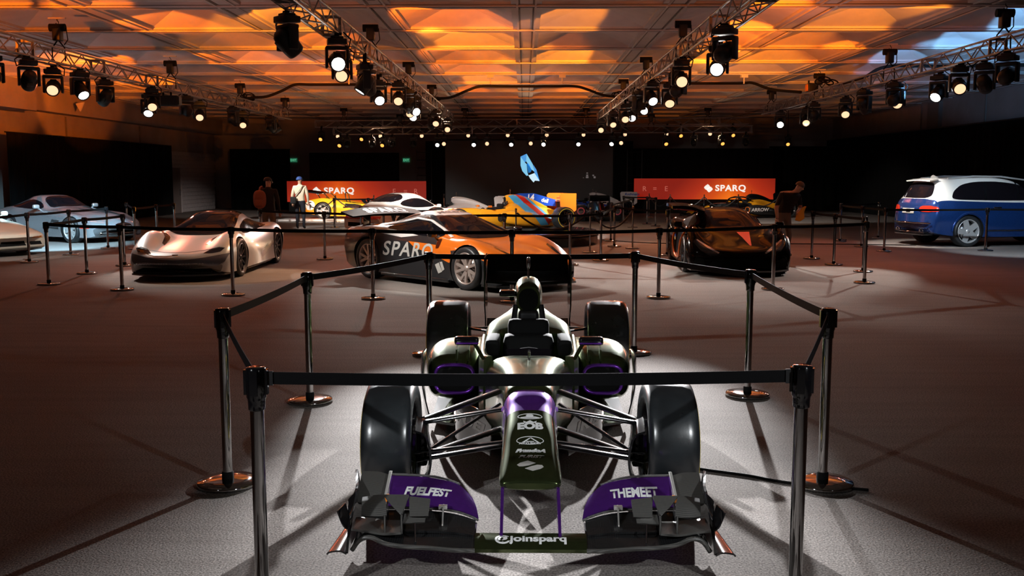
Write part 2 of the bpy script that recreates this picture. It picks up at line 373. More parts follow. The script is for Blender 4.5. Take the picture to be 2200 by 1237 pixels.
lp([(1134, 376), (1147, 371), (1158, 388), (1148, 387), (1145, 391), (1138, 383)], 2)
lp([(1130, 352), (1134, 350), (1141, 364), (1139, 369), (1134, 371)], 3)
lg.build('screen_logo', blu, st)
sgm = mat('screen_grey', (.3, .27, .27), .5, emit=(.4, .36, .36), es=.25)
for k, (x, y, w_, h_) in enumerate([(1260, 371, .05, .03), (1260, 376, .06, .05), (1260, 380, .08, .05), (1273, 376, .05, .04), (1276, 380, .06, .06), (1252, 381, .03, .02)]):
    MB().box(((x - 1137) * .02308 + .04, 0, (360 - y) * .02308 + 2.2), (w_ * 1.6, .012, h_ * 1.6)).build('screen_glyph', sgm, st)
def tower(x, label):
    r = empty('stage_tower', (x, 48.0, 0), 0, label, 'tower')
    MB().box((0, .2, 1.75), (.85, .3, 3.5)).build('tower_cloth', 'drape', r)
    f = MB()
    for s in (-1, 1):
        f.cyl((s * .36 + (.5 if x > 0 else -.5), 0, 0), (s * .36 + (.5 if x > 0 else -.5), 0, 3.1), .02, seg=6)
    f.build('upright', 'black', r)
    for k in range(8): MB().cyl((-.36 + (.5 if x > 0 else -.5), 0, .3 + k * .38), (.36 + (.5 if x > 0 else -.5), 0, .3 + k * .38), .016, seg=6).build('rung', 'matte', r)
tower(-4.45, 'black ladder tower between the screen and the banner with a yellow wing car')
tower(4.9, 'black ladder tower between the screen and the banner with a black racer')

# LED banners
def banner_mat(name, x_hot):
    m = mat(name, (.02, .01, .01), .5); nt = m.node_tree; b = nt.nodes['Principled BSDF']
    tc = nt.nodes.new('ShaderNodeTexCoord'); sp = nt.nodes.new('ShaderNodeSeparateXYZ'); nt.links.new(tc.outputs['Object'], sp.inputs[0])
    sub = nt.nodes.new('ShaderNodeMath'); sub.operation = 'SUBTRACT'; sub.inputs[1].default_value = x_hot; nt.links.new(sp.outputs['X'], sub.inputs[0])
    ab = nt.nodes.new('ShaderNodeMath'); ab.operation = 'ABSOLUTE'; nt.links.new(sub.outputs[0], ab.inputs[0])
    ml = nt.nodes.new('ShaderNodeMath'); ml.operation = 'MULTIPLY_ADD'; ml.inputs[1].default_value = .25; nt.links.new(ab.outputs[0], ml.inputs[0])
    mz = nt.nodes.new('ShaderNodeMath'); mz.operation = 'MULTIPLY'; mz.inputs[1].default_value = .28; nt.links.new(sp.outputs['Z'], mz.inputs[0])
    nt.links.new(mz.outputs[0], ml.inputs[2])
    r = nt.nodes.new('ShaderNodeValToRGB'); e = r.color_ramp.elements
    e[0].position = .15; e[0].color = (.95, .20, .008, 1); e[1].position = 1.0; e[1].color = (.22, .010, .004, 1)
    k = e.new(.42); k.color = (.62, .07, .005, 1); k = e.new(.68); k.color = (.40, .022, .005, 1)
    nt.links.new(ml.outputs[0], r.inputs['Fac']); nt.links.new(r.outputs['Color'], b.inputs['Emission Color']); b.inputs['Emission Strength'].default_value = 1.0
    return m
def logo_tiles(mb, s):   # two rounded lozenges leaning against each other
    for (cx, cz, sg_) in ((-.16, .14, 1), (.16, -.14, -1)):
        P = []
        for (ux, uz) in ((-.42, 0), (-.2, .22), (.12, .44), (.42, .16), (.42, -.02), (.16, -.26), (-.1, -.42), (-.38, -.18)):
            P.append(V((cx + ux * .78) * s, 0, (cz + uz * .78) * s))
        mb.prism(P, (0, .01, 0))
def banner(x0, x1, z0, z1, hot, lx, label):
    r = empty('led_banner', ((x0 + x1) / 2, 47.2, 0), 0, label, 'screen')
    w_ = x1 - x0
    MB().box((0, 0, (z0 + z1) / 2), (w_, .08, z1 - z0)).build('screen_panel', banner_mat('led_orange', hot), r)
    MB().box((0, .1, z0 / 2 + .3), (w_ - .1, .1, z0 + .6)).build('stand', 'matte', r)
    wm = mat('led_white', (.8, .8, .8), .5, emit=(1, .93, .86), es=.85); dm = mat('led_dim_print', (.4, .1, .08), .5, emit=(.8, .22, .16), es=.45)
    me = text_mesh('SPARQ', .40, .004, bold=.012, sx=1.12, space=1.12); me.materials.append(wm)
    link('lettering', me, r, (lx + .75, -.05, (z0 + z1) / 2 + .03), (R(90), 0, 0))
    mb = MB(); logo_tiles(mb, .42); mb.xf(Matrix.Translation((lx - .32, -.055, (z0 + z1) / 2 + .03))); mb.build('logo', wm, r)
    for s, (t_, xx) in enumerate((('E', .45), ('=', 1.0), ('R', 1.5))):
        me = text_mesh(t_, .34, .004); me.materials.append(dm)
        link('faint_lettering', me, r, ((w_ / 2 - 2.0 + xx) * (1 if hot < 0 else -1) + (0 if hot < 0 else 0), -.05, (z0 + z1) / 2), (R(90), 0, 0))
banner(-11.55, -4.78, .55, 1.55, -.9, -1.6, 'red and orange SPARQ banner screen behind the yellow winged racer')
banner(5.3, 12.1, .68, 1.68, 1.2, .5, 'red and orange SPARQ banner screen behind the black and yellow racer')
for (x, lbl) in ((-12.8, 'green exit sign above the man in the cream jacket'), (-6.55, 'green exit sign near the black stage tower')):
    r = empty('exit_sign', (x, 53.958, 2.55), 0, lbl, 'sign')
    MB().box((0, 0, .12), (.38, .08, .22)).build('sign_box', 'exit', r)
    me = text_mesh('EXIT', .16, .003, bold=.004); me.materials.append(mat('exit_letters', (.2, .8, .5), .5, emit=(.2, .9, .5), es=.45)); link('lettering', me, r, (0, -.045, .12), (R(90), 0, 0))

# ------------------------------------------------------------------ trusses
def truss(p0, p1, label, pitch=.45, h=.285):
    p0 = Vector(p0); p1 = Vector(p1); d = p1 - p0; L = d.length; d.normalize()
    root = empty('lighting_truss', p0, 0, label, 'truss')
    side = Vector((-d.y, d.x, 0)); up = Vector((0, 0, 1)); r = .021
    cm_ = MB().cyl((0, 0, 0), d * L, r, seg=8).mesh('chord', 'alu')
    for a in (-1, 1):
        for b in (-1, 1): link('chord', cm_, root, side * a * h / 2 + up * b * h / 2)
    n = int(L / pitch)
    ms = []
    for s in (-1, 1):
        ms.append(MB().cyl(-up * h / 2 * s, d * pitch + up * h / 2 * s, .0125, seg=6, caps=False).mesh('brace', 'alu'))
    mb_ = [MB().cyl(-side * h / 2 * s, d * pitch + side * h / 2 * s, .0125, seg=6, caps=False).mesh('brace', 'alu') for s in (-1, 1)]
    for k in range(n):
        o = d * pitch * k
        for a in (-1, 1): link('brace', ms[k % 2], root, o + side * a * h / 2)
        link('brace', mb_[k % 2], root, o - up * h / 2)
    f = MB(); rot = d.to_track_quat('Y', 'Z').to_matrix()
    for a in (-1, 1):
        f.box(side * a * h / 2, (.05, .03, h), rot); f.box(up * a * h / 2, (h, .03, .05), rot)
    fm = f.mesh('end_frame', 'alu')
    k = 0.0
    while k <= L + .01: link('end_frame', fm, root, d * min(k, L)); k += 3.05
    return root
ZT = 4.125
truss((-9.2, 12.0, ZT), (-9.2, 38.0, ZT), 'aluminium box truss over the silver cars, orange-lit wall beside it')
truss((-3.15, 10.0, ZT + .1), (-3.15, 41.5, ZT + .1), 'aluminium box truss running over the left flank of the green racer towards the screen')
truss((3.15, 10.0, ZT + .1), (3.15, 41.0, ZT + .1), 'aluminium box truss running over the right flank of the green racer towards the screen')
truss((8.6, 12.0, ZT), (8.6, 35.1, ZT), 'aluminium box truss passing above the stanchions near the blue SUV')
truss((-9.5, 44.5, 4.15), (10.1, 44.5, 4.28), 'upper aluminium truss crossing the hall in front of the screen')
truss((-8.4, 43.0, 3.76), (9.95, 43.0, 3.846), 'lower aluminium truss crossing the hall in front of the screen')

# ------------------------------------------------------------------ moving heads
head_base = MB().bbox((0, 0, 0), (.30, .26, .09), .015).bbox((0, 0, .06), (.2, .16, .05), .01).mesh('base', 'black')
head_clamp = MB().box((0, 0, .04), (.07, .05, .16)).box((.06, 0, .1), (.04, .04, .06)).cyl((-.1, 0, 0), (.1, 0, 0), .015, seg=8).mesh('clamp', 'matte')
yk = MB()
for s in (-1, 1):
    yk.bbox((s * .165, 0, -.22), (.045, .15, .34), .02)
yk.bbox((0, 0, -.07), (.36, .17, .06), .02)
head_yoke = yk.mesh('yoke', 'black')
head_shell = MB().lathe([(0, .20), (.07, .20), (.115, .16), (.135, .08), (.14, -.04), (.135, -.10), (.128, -.17), (.12, -.19), (.105, -.19), (.102, -.165)], seg=24).bbox((0, .11, .05), (.12, .06, .14), .02).bbox((0, -.11, .05), (.12, .06, .14), .02).mesh('head', 'black')
lens_me = {k: MB().lathe([(0, -.178), (.06, -.176), (.104, -.168)], seg=24).mesh('lens', k) for k in ('lens_w', 'lens_wb', 'lens_a', 'lens_o', 'lens_off')}
lead_me = MB().tube([(.0, .05, .12), (.12, .1, .02), (.2, .06, -.02), (.22, 0, .1), (.1, -.05, .2)], .011, 6).mesh('power_lead', 'matte')
def moving_head(x, y, z, lens, aim, label, group, beam=None, small=False, chord=None):
    if chord: z = min(z, chord - .42)
    root = empty('moving_head_light', (x, y, z), 0, label, 'stage light', group)
    dirv = (Vector(aim) - Vector((x, y, z - .0))).normalized()
    yaw = math.atan2(dirv.x, -dirv.y) if abs(dirv.x) + abs(dirv.y) > .01 else 0
    root.rotation_euler = (0, 0, yaw)
    k = .8 if small else 1.0; root.scale = (k, k, k)
    cl = link('clamp', head_clamp, root, (0, 0, .37)); cl.scale = (1, 1, 1 if not chord else max(.2, ((chord - z) / k - .37 + (.05 if small else .01)) / .12)); link('base', head_base, root, (0, 0, .31)); link('yoke', head_yoke, root, (0, 0, .28))
    link('power_lead', lead_me, root, (0, 0, .26))
    tilt = math.atan2(math.hypot(dirv.x, dirv.y), -dirv.z)
    hd = link('head', head_shell, root, (0, 0, 0), (-tilt, 0, 0))
    link('lens', lens_me[lens], hd)
    if beam:  # dark-lensed heads also get an added beam, lighting cars and coffers
        wt, c, sz, bl_ = (list(beam) + [.5])[:4]
        spot(Vector((x, y, z)) + dirv * .24 * k, aim, wt, c, sz, bl_, .05)
KEY = 22000
IL = [(13.7, 3.68, 'lens_off', (-.9, 16.0, .5), (900, WHITE, 50)),
      (15.8, 3.62, 'lens_wb', (-.1, 6.0, .1), (KEY, (.97, .98, 1.0), 18.6, .85)),
      (17.75, 3.80, 'lens_a', (-2.4, 9.0, 0), (110, RED, 70, 1.0)),
      (18.5, 3.52, 'lens_w', (-5.0, 17.6, .3), (520, WARM, 46)),
      (20.5, 3.78, 'lens_off', (-.6, 26.6, .7), (2400, WHITE, 52)),
      (23.4, 3.82, 'lens_a', (-2.4, 17.0, 0), (430, RED, 62, 1.0)),
      (22.1, 3.55, 'lens_w', (-1.4, 16.6, .5), (2200, WHITE, 40)),
      (25.4, 3.85, 'lens_off', (-4.0, 31.5, .6), (1700, WHITE, 50)),
      (28.1, 3.85, 'lens_a', (-2.4, 22.0, 0), (430, RED, 62, 1.0)),
      (26.7, 3.58, 'lens_w', (1.75, 17.7, .0), (7500, WHITE, 17)),
      (29.2, 3.60, 'lens_w', (-4.0, 22.5, 0), (700, WHITE, 40)),
      (33.3, 3.84, 'lens_a', (-3.0, 27.0, 0), (430, RED, 62, 1.0)),
      (35.2, 3.80, 'lens_off', (-7.4, 39.5, .5), (3600, WHITE, 46)),
      (38.1, 3.85, 'lens_a', (-2.0, 28.0, 0), None)]
for k, (y, z, ln, aim, bm_) in enumerate(IL):
    moving_head(-3.15 + (.1425 if k % 2 else -.1425), y, z, ln, aim, {'lens_wb': 'dazzling white stage light on the left-flank truss aimed at the green racer', 'lens_w': 'white-lit stage light on the truss over the left flank of the green racer', 'lens_a': 'warm-lit stage light on the truss over the left flank of the green racer', 'lens_off': 'dark-lensed black stage light on the truss over the left flank of the green racer'}[ln], 'lights on the left-flank truss ' + ln[5:], bm_, chord=ZT - .065)
IR = [(14.9, 3.80, 'lens_off', (5.4, 17.8, 5.2), (400, AMBER, 44)),
      (16.9, 3.74, 'lens_wb', (.2, 6.0, .1), (KEY, (.97, .98, 1.0), 18.6, .85)),
      (19.0, 3.72, 'lens_a', (2.4, 9.0, 0), (110, RED, 70, 1.0)),
      (21.2, 3.75, 'lens_off', (5.6, 24.0, 5.2), (500, AMBER, 44)),
      (23.4, 3.72, 'lens_w', (3.9, 18.2, .3), (1700, WHITE, 42)),
      (22.4, 3.52, 'lens_a', (2.8, 17.4, 0), (430, RED, 62, 1.0)),
      (25.9, 3.64, 'lens_off', (.6, 29.0, .6), (1700, WHITE, 56)),
      (26.7, 3.60, 'lens_w', (-1.2, 17.2, .4), (900, WHITE, 34)),
      (29.4, 3.55, 'lens_a', (2.6, 23.0, 0), (430, RED, 62, 1.0)),
      (30.3, 3.76, 'lens_w', (3.6, 24.0, 0), (500, WARM, 44)),
      (33.6, 3.62, 'lens_a', (3.4, 28.0, 0), (430, RED, 62, 1.0)),
      (35.8, 3.70, 'lens_off', (9.4, 39.5, .4), (2200, WHITE, 44)),
      (38.6, 3.80, 'lens_a', (2.0, 29.0, 0), None)]
for k, (y, z, ln, aim, bm_) in enumerate(IR):
    moving_head(3.15 + (.1425 if k % 2 else -.1425), y, z, ln, aim, {'lens_wb': 'dazzling white stage light on the right-flank truss aimed at the green racer', 'lens_w': 'white-lit stage light on the truss over the right flank of the green racer', 'lens_a': 'warm-lit stage light on the truss over the right flank of the green racer', 'lens_off': 'dark-lensed black stage light on the truss over the right flank of the green racer'}[ln], 'lights on the right-flank truss ' + ln[5:], bm_, chord=ZT - .065)
OL = [(17.2, 3.66, 'lens_off', (-13.6, 22.5, 4.6), (400, AMBER, 44)),
      (17.9, 3.66, 'lens_off', (-12.0, 22.4, .4), (800, WHITE, 44)),
      (19.4, 3.68, 'lens_a', (-6.6, 11.5, 0), (60, RED, 70, 1.0)),
      (19.95, 3.55, 'lens_w', (-6.2, 17.6, .3), (850, WHITE, 44)),
      (21.8, 3.70, 'lens_off', (-12.8, 25.2, .4), (4500, (.42, .78, 1.0), 56)),
      (23.8, 3.64, 'lens_a', (-7.0, 18.0, 0), (430, RED, 62, 1.0)),
      (24.3, 3.45, 'lens_w', (-8.4, 20.5, 0), (350, WHITE, 50)),
      (26.2, 3.66, 'lens_off', (-13.8, 31.5, 4.7), (400, AMBER, 44)),
      (28.1, 3.64, 'lens_a', (-7.4, 22.0, 0), (430, RED, 62, 1.0)),
      (30.4, 3.66, 'lens_off', (-7.4, 33.4, 1.0), (900, WHITE, 30)),
      (32.4, 3.64, 'lens_a', (-7.4, 26.0, 0), (430, RED, 62, 1.0)),
      (34.9, 3.68, 'lens_off', (-7.6, 40.0, .5), (1200, WARM, 40)),
      (36.7, 3.74, 'lens_off', (-6.2, 37.0, 5.2), (200, AMBER, 44))]
for k, (y, z, ln, aim, bm_) in enumerate(OL):
    moving_head(-9.2 + (.1425 if k % 2 else -.1425), y, z, ln, aim, {'lens_w': 'white-lit stage light on the truss over the silver cars', 'lens_a': 'warm-lit stage light on the truss over the silver cars', 'lens_off': 'dark-lensed black stage light on the truss over the silver cars'}[ln], 'lights on the truss over the silver cars ' + ln[5:], bm_, chord=ZT - .165)
ORr = [(32.6, 3.62, 'lens_w', (6.8, 24.0, 0), None), (30.6, 3.52, 'lens_a', (7.4, 25.0, 0), (430, RED, 62, 1.0)),
       (28.8, 3.64, 'lens_off', (9.8, 38.0, .4), (900, WARM, 36)), (26.9, 3.56, 'lens_a', (7.2, 21.0, 0), (300, RED, 62, 1.0)),
       (24.6, 3.58, 'lens_w', (10.1, 25.6, .9), (900, WHITE, 50)), (23.2, 3.58, 'lens_a', (6.8, 17.0, 0), (300, RED, 62, 1.0)),
       (22.6, 3.62, 'lens_off', (11.6, 25.6, 5.2), (300, BLUE, 50)), (20.9, 3.60, 'lens_wb', (5.2, 17.6, .2), (1300, WHITE, 42)),
       (19.3, 3.58, 'lens_a', (6.4, 11.5, 0), (50, RED, 70, 1.0)), (18.85, 3.70, 'lens_off', (12.4, 23.9, .6), (1500, COOL, 46)),
       (17.4, 3.66, 'lens_off', (11.8, 20.6, 5.2), (300, BLUE, 50))]
for k, (y, z, ln, aim, bm_) in enumerate(ORr):
    moving_head(8.6 + (.1425 if k % 2 else -.1425), y, z, ln, aim, {'lens_wb': 'very bright white stage light on the truss near the blue SUV', 'lens_w': 'white-lit stage light on the truss near the blue SUV', 'lens_a': 'warm-lit stage light on the truss near the blue SUV', 'lens_off': 'dark-lensed black stage light on the truss near the blue SUV'}[ln], 'lights on the truss near the blue SUV ' + ln[5:], bm_, chord=ZT - .165)
# heads hanging above the camera, seen from below
for x, y, wt in ((-5.2, 12.05, 0), (-1.86, 12.1, 0), (1.44, 12.0, 0), (4.7, 12.0, 0)):
    moving_head(x, y, 4.08, 'lens_off', (x * .9, 15.5, 5.2), 'black stage light hanging straight from the ceiling beams', 'lights hung from the ceiling', (120, AMBER, 50))
    o = MB().cyl((0, 0, 0), (0, 0, .42), .03, seg=8).box((0, 0, .41), (.14, .14, .02)).build('hanging_bracket', 'matte', None, (x, y, 4.48))
    tag(o, 'short black bracket holding a stage light under the ceiling', 'bracket', 'ceiling light brackets')
# heads over the area in front of the green racer (out of frame, behind the camera)
for x in (-4.2, 4.2):
    moving_head(x, -.4, 4.0, 'lens_w', (x * .06, 5.0, .3), 'white stage light on the truss behind the viewer', 'front lights', (750, (.93, .97, 1.0), 26, .8), chord=ZT + .085)
truss((-5.5, -.5425, ZT + .25), (5.5, -.5425, ZT + .25), 'aluminium truss with two front lights facing the green racer')
# back truss rows
b1 = [(729, 291, 'a'), (820, 290, 'a'), (908, 290, 'a'), (1007, 288, 'a'), (1091, 288, 'a'), (1174, 286, 'a'), (1252, 286, 'a'), (1340, 286, 'a'), (1428, 284, 'a'), (1520, 284, 'a'), (1457, 291, 'o'), (1567, 290, 'o'), (694, 298, 'o'), (781, 298, 'o')]
b2 = [(941, 303, 'w'), (955, 305, 'a'), (1019, 303, 'w'), (1047, 303, 'a'), (1099, 303, 'w'), (1140, 303, 'a'), (1168, 302, 'w'), (1241, 301, 'w'), (1313, 300, 'w'), (1332, 301, 'a'), (1426, 303, 'o'), (1545, 301, 'o'), (734, 308, 'o'), (825, 308, 'o'), (802, 306, 'off'), (845, 304, 'off'), (890, 302, 'off'), (1485, 303, 'off'), (1595, 300, 'off'), (749, 311, 'off')]
for rowi, (rows, yy, grp) in enumerate(((b1, 44.3575, 'upper'), (b2, 42.8575, 'lower'))):
    for k, (px, py, ln) in enumerate(rows):
        x = (px - 1127) / 2080 * yy; z = 1.8 + (378 - py) / 2080 * yy
        aim = {'a': (x * .2, 14, 1.0), 'w': (x * .6 + (.8 if k % 2 else -.8), 36, 0), 'o': (x * 1.1, 37, 0), 'off': (x, 40, 0)}[ln]
        bm_ = (420, WARM, 60, .8) if (ln == 'a' and k % 4 == 1) else ((600, WHITE, 40) if (ln == 'w' and k % 3 == 0) else None)
        moving_head(x, yy, z, 'lens_' + ln, aim, {'a': 'small warm-lit stage light hanging from the %s truss before the screen', 'w': 'small white-lit stage light hanging from the %s truss before the screen', 'o': 'small dim orange stage light hanging from the %s truss before the screen', 'off': 'small unlit stage light hanging from the %s truss before the screen'}[ln] % grp, '%s cross truss lights %s' % (grp, ln), bm_, True, (4.0 + .0066 * (x + 9.5)) if rowi == 0 else (3.60 + .00465 * (x + 8.4)))
moving_head(12.1, 45.2, 3.3, 'lens_o', (11.6, 38, 0), 'small dim orange stage light alone beside the end of the cross truss', 'single light', None, True)
o = MB().cyl((0, 0, 0), (0, 0, 1.25), .015, seg=6).build('drop_pipe', 'matte', None, (12.1, 45.2, 3.66)); tag(o, 'thin black drop pipe carrying the single orange stage light', 'pipe')

# hoists
hb = MB().bbox((0, 0, .0), (.20, .20, .26), .03).mesh('motor_body', 'black')
hc = MB().cyl((-.19, 0, 0), (.19, 0, 0), .075, seg=14).mesh('drum_housing', 'matte')
hh = MB().tube([(0, 0, 0), (0, 0, -.04), (.035, 0, -.07), (.03, 0, -.12), (-.02, 0, -.12), (-.03, 0, -.09)], .011, 6).mesh('hook', 'black')
hs = MB().tube([(.0, 0, 0), (-.15, 0, -.16), (-.16, 0, -.42)], .016, 6).tube([(0, 0, 0), (.15, 0, -.16), (.16, 0, -.42)], .016, 6).mesh('sling', 'matte')
hl = MB().tube([(.08, 0, .1), (.2, .02, .12), (.22, .04, -.1), (.12, .05, -.2)], .012, 6).mesh('power_cable', 'matte')
def hoist(x, y, zt, label, grp):
    r = empty('chain_hoist', (x, y, zt + .3), 0, label, 'hoist', grp); r.scale = (.82, .82, 1)
    link('motor_body', hb, r); link('drum_housing', hc, r, (0, 0, .13)); link('sling', hs, r, (0, 0, -.1)); link('power_cable', hl, r)
    zc = ZC - .02 - (zt + .3)
    MB().cyl((0, 0, .13), (0, 0, zc - .1), .009, seg=6).build('chain', 'steel', r); link('hook', hh, r, (0, 0, zc))
    MB().box((0, 0, zc), (.42, .05, .03)).build('ceiling_plate', 'beam', r)
for y in (19.4, 25.5, 31.7, 37.6): hoist(-9.2, y, 4.27, 'black chain hoist holding up the truss over the silver cars', 'hoists over the silver cars')
for y in (20.2, 26.7, 33.3): hoist(-3.15, y, 4.37, 'black chain hoist holding up the truss over the left flank of the green racer', 'hoists of the left-flank truss')
for y in (19.8, 25.7, 31.5): hoist(3.15, y, 4.37, 'black chain hoist holding up the truss over the right flank of the green racer', 'hoists of the right-flank truss')
for y in (17.9, 23.4, 28.9, 34.4): hoist(8.6, y, 4.27, 'black chain hoist holding up the truss near the blue SUV', 'hoists near the blue SUV')
for x in (-8.22, -2.72, 2.78, 8.28): hoist(x, 44.5, 4.36, 'black chain hoist holding up the upper cross truss before the screen', 'hoists of the upper cross truss')
for x in (-5.47, 5.53): hoist(x, 43.0, 3.99, 'black chain hoist holding up the lower cross truss before the screen', 'hoists of the lower cross truss')
# dimmer boxes and cable coils strapped to the trusses, cable swags between them
for (x, y, z, lbl) in ((-9.2, 25.2, 3.72, 'black dimmer box hanging from the truss over the silver cars'), (8.6, 29.6, 4.42, 'black dimmer box with an orange end on top of the truss near the SUV')):
    r = empty('dimmer_box', (x, y, z), 0, lbl, 'box')
    MB().bbox((0, 0, 0), (.62 if x < 0 else .3, .3, .26), .02).build('case', 'black', r); MB().box((-.1, 0, .16), (.04, .04, .12)).build('strap', 'matte', r); MB().box((.1, 0, .16), (.04, .04, .12)).build('strap', 'matte', r)
    MB().box((-.17 if x > 0 else .33, -.02, 0), (.03, .2, .2)).build('end_plate', 'amberlamp' if x > 0 else 'black', r)
def coil(x, y, z, lbl):
    m = MB(); rr = random.Random(int(x * 10 + y))
    for k in range(5):
        c = V(rr.uniform(-.2, .2), rr.uniform(-.2, .2), rr.uniform(0, .12)); R_ = rr.uniform(.1, .2); tl = rr.uniform(-.7, .7)
        m.tube([c + V(R_ * math.cos(t), R_ * math.sin(t) * math.cos(tl), R_ * math.sin(t) * math.sin(tl) + .12) for t in [2 * math.pi * q / 14 for q in range(15)]], .02, 6)
    o = m.build('cable_coil', 'matte', None, (x, y, z)); tag(o, lbl, 'cable')
coil(-9.2, 32.3, 4.2, 'coil of black cable lying on the truss over the silver cars')
coil(-3.15, 34.6, 4.28, 'coil of black cable on the left-flank truss next to its last hoist')
coil(3.15, 32.6, 4.28, 'coil of black cable on the right-flank truss next to its last hoist')
coil(8.6, 28.2, 4.3, 'coil of black cable on the truss near the SUV')
def swag(pts, lbl):
    P = upline([Vector(p) for p in pts], 6); o = MB().tube(P, .045, 8).build('cable_swag', 'matte'); tag(o, lbl, 'cable')
swag([(-3.0, 33.4, 4.42), (-2.5, 33.3, 4.45), (-1.9, 33.2, 4.68), (-1.5, 33.2, 4.80), (-.8, 33.2, 4.80), (0, 33.2, 4.80), (1.0, 33.2, 4.80), (1.7, 33.2, 4.80), (2.1, 33.2, 4.7), (2.6, 33.2, 4.52), (3.05, 33.2, 4.45)], 'thick black cable run swagged between the two flank trusses')
swag([(-9.0, 32.2, 4.36), (-8.5, 32.3, 4.4), (-8.0, 32.4, 4.6), (-7.6, 32.5, 4.80), (-7.0, 32.5, 4.80), (-5.5, 32.5, 4.80), (-4.2, 32.6, 4.80), (-3.3, 32.8, 4.5)], 'thick black cable run swagged from the truss over the silver cars')
swag([(3.3, 32.4, 4.5), (4.0, 32.2, 4.80), (5.4, 32.2, 4.80), (7.0, 32.2, 4.80), (7.4, 32.1, 4.8), (7.9, 31.6, 4.55), (8.5, 30.4, 4.36)], 'thick black cable run swagged towards the truss near the SUV')
swag([(8.8, 28.0, 4.36), (9.4, 27.6, 4.5), (10.0, 27.4, 4.80), (11.5, 27.3, 4.80), (14.9, 27.0, 4.80)], 'thick black cable run crossing from the SUV truss to the right wall')

# ------------------------------------------------------------------ stanchions and belts
sb = MB().lathe([(.0, 0), (.172, 0), (.178, .006), (.178, .020), (.172, .028), (.10, .034), (.045, .038), (.0, .038)], seg=40).mesh('base', 'chrome')
sc_ = MB().lathe([(.034, .036), (.034, .075), (.031, .078), (.028, .08)], seg=20).mesh('collar', 'matte')
sp_ = MB().cyl((0, 0, .03), (0, 0, .9), .0275, seg=20).mesh('pole', 'chrome')
sh = MB().lathe([(0, 1.045), (.036, 1.045), (.040, 1.040), (.040, .925), (.036, .918), (.034, .90), (.034, .875), (.0275, .87)], seg=24)
for t in range(4):
    a = t * math.pi / 2; sh.box((.039 * math.cos(a), .039 * math.sin(a), .985), (.016, .03, .1) if t % 2 == 0 else (.03, .016, .1))
sh = sh.mesh('belt_head', 'gloss')
HT = 1.045
def stanchion(x, y, label, group, rz=0.0):
    r = empty('stanchion', (x, y, 0), rz, label, 'barrier post', group)
    link('base', sb, r); link('collar', sc_, r); link('pole', sp_, r); link('belt_head', sh, r); return r
def belt(a, b, label, group, sag=.012, mt='belt'):
    A = V(a[0], a[1], 1.0); B = V(b[0], b[1], 1.0); d = B - A; L = d.length; d.normalize(); A += d * .058; B -= d * .058
    n = 10; nr = V(-d.y, d.x, 0) * .0015; sec = []
    for k in range(n + 1):
        t = k / n; p = A.lerp(B, t) - V(0, 0, 4 * sag * t * (1 - t) * min(1, L / 2)); u = V(0, 0, .025)
        sec.append([p - u - nr, p - u + nr, p + u + nr, p + u - nr])
    r = MB().loft([[q - A for q in s] for s in sec], True, True, False).build('barrier_belt', mt, None, A)
    tag(r, label, 'barrier belt', group)
    for p in (0, 1): 
        e = MB().box(V(0, 0, 0), (.02, .012, .058), d.to_track_quat('X', 'Z').to_matrix()); e.build('belt_clip', 'black', r, (B - A) * p)
def line(pts, lab, grp, belts=True, close=False, pl=None, bl=None):
    for i, p in enumerate(pts):
        d = Vector(pts[(i + 1) % len(pts)]) - Vector(p) if i + 1 < len(pts) or close else Vector(p) - Vector(pts[i - 1])
        stanchion(p[0], p[1], 'chrome belt stanchion ' + (pl[i] if pl else lab), 'stanchions ' + grp, math.atan2(d.y, d.x))
    if belts:
        for i in range(len(pts) - (0 if close else 1)): belt(pts[i], pts[(i + 1) % len(pts)], 'black retractable belt ' + (bl[i] if bl else lab), 'belts ' + grp)
line([(-1.07, 3.78), (1.12, 3.85), (1.75, 5.54), (1.84, 7.86), (1.12, 9.77), (-.96, 9.67), (-1.72, 7.6), (-1.74, 5.5)], 'in the ring around the green racer', 'around the green racer', True, True,
     ["before the FUELFEST end of the green racer's wing", "before the THEMEET end of the green racer's wing", "beside the green racer's front tyre on the THEMEET side", "beside the green racer's sidepod on the THEMEET side", "behind the green racer's rear tyre on the THEMEET side", "behind the green racer's rear tyre on the FUELFEST side", "beside the green racer's sidepod on the FUELFEST side", "beside the green racer's front tyre on the FUELFEST side"],
     ["stretched across in front of the green racer's nose", "running back from the wing's THEMEET end", "alongside the green racer's cockpit on the THEMEET side", "closing the rear corner on the THEMEET side", "stretched across behind the green racer's rear wing", "closing the rear corner on the FUELFEST side", "alongside the green racer's cockpit on the FUELFEST side", "running back from the wing's FUELFEST end"])
line([(-8.06, 19.35), (-8.11, 17.76), (-7.94, 15.97), (-6.39, 15.2), (-4.43, 14.56), (-2.23, 14.14), (-.18, 13.84), (1.99, 14.3), (3.96, 15.39), (5.75, 16.36), (6.4, 18.3), (6.3, 19.74), (6.28, 21.2)], 'in the row along the noses of the three supercars', 'in front of the supercars', True, False,
     ["beside the silver teardrop car's flank facing the coupe", "beside the silver teardrop car's bonnet facing the cream-white nose", "at the outer corner before the silver teardrop car", "before the lamp of the silver teardrop car next to the corner post", "before the front wheel of the silver teardrop car", "before the rear wheel of the orange supercar", "directly behind the green racer's rear wing", "between the orange and black-brown supercars", "before the black-brown supercar's headlamp", "at the corner post past the black-brown supercar", "beside the black-brown supercar's front wheel, second from the corner", "beside the black-brown supercar's door, third from the corner", "beside the leaning man"],
     ["along the silver teardrop car's flank", "along the silver teardrop car's front fender", "at the corner before the silver teardrop car", "across the nose of the silver teardrop car", "between the silver and orange cars", "before the SPARQ-lettered flank", "before the orange bonnet", "between the orange and black-brown cars", "before the black-brown nose, running to the corner post", "at the corner past the black-brown car", "along the black-brown car's front wheel", "ending beside the leaning man"])
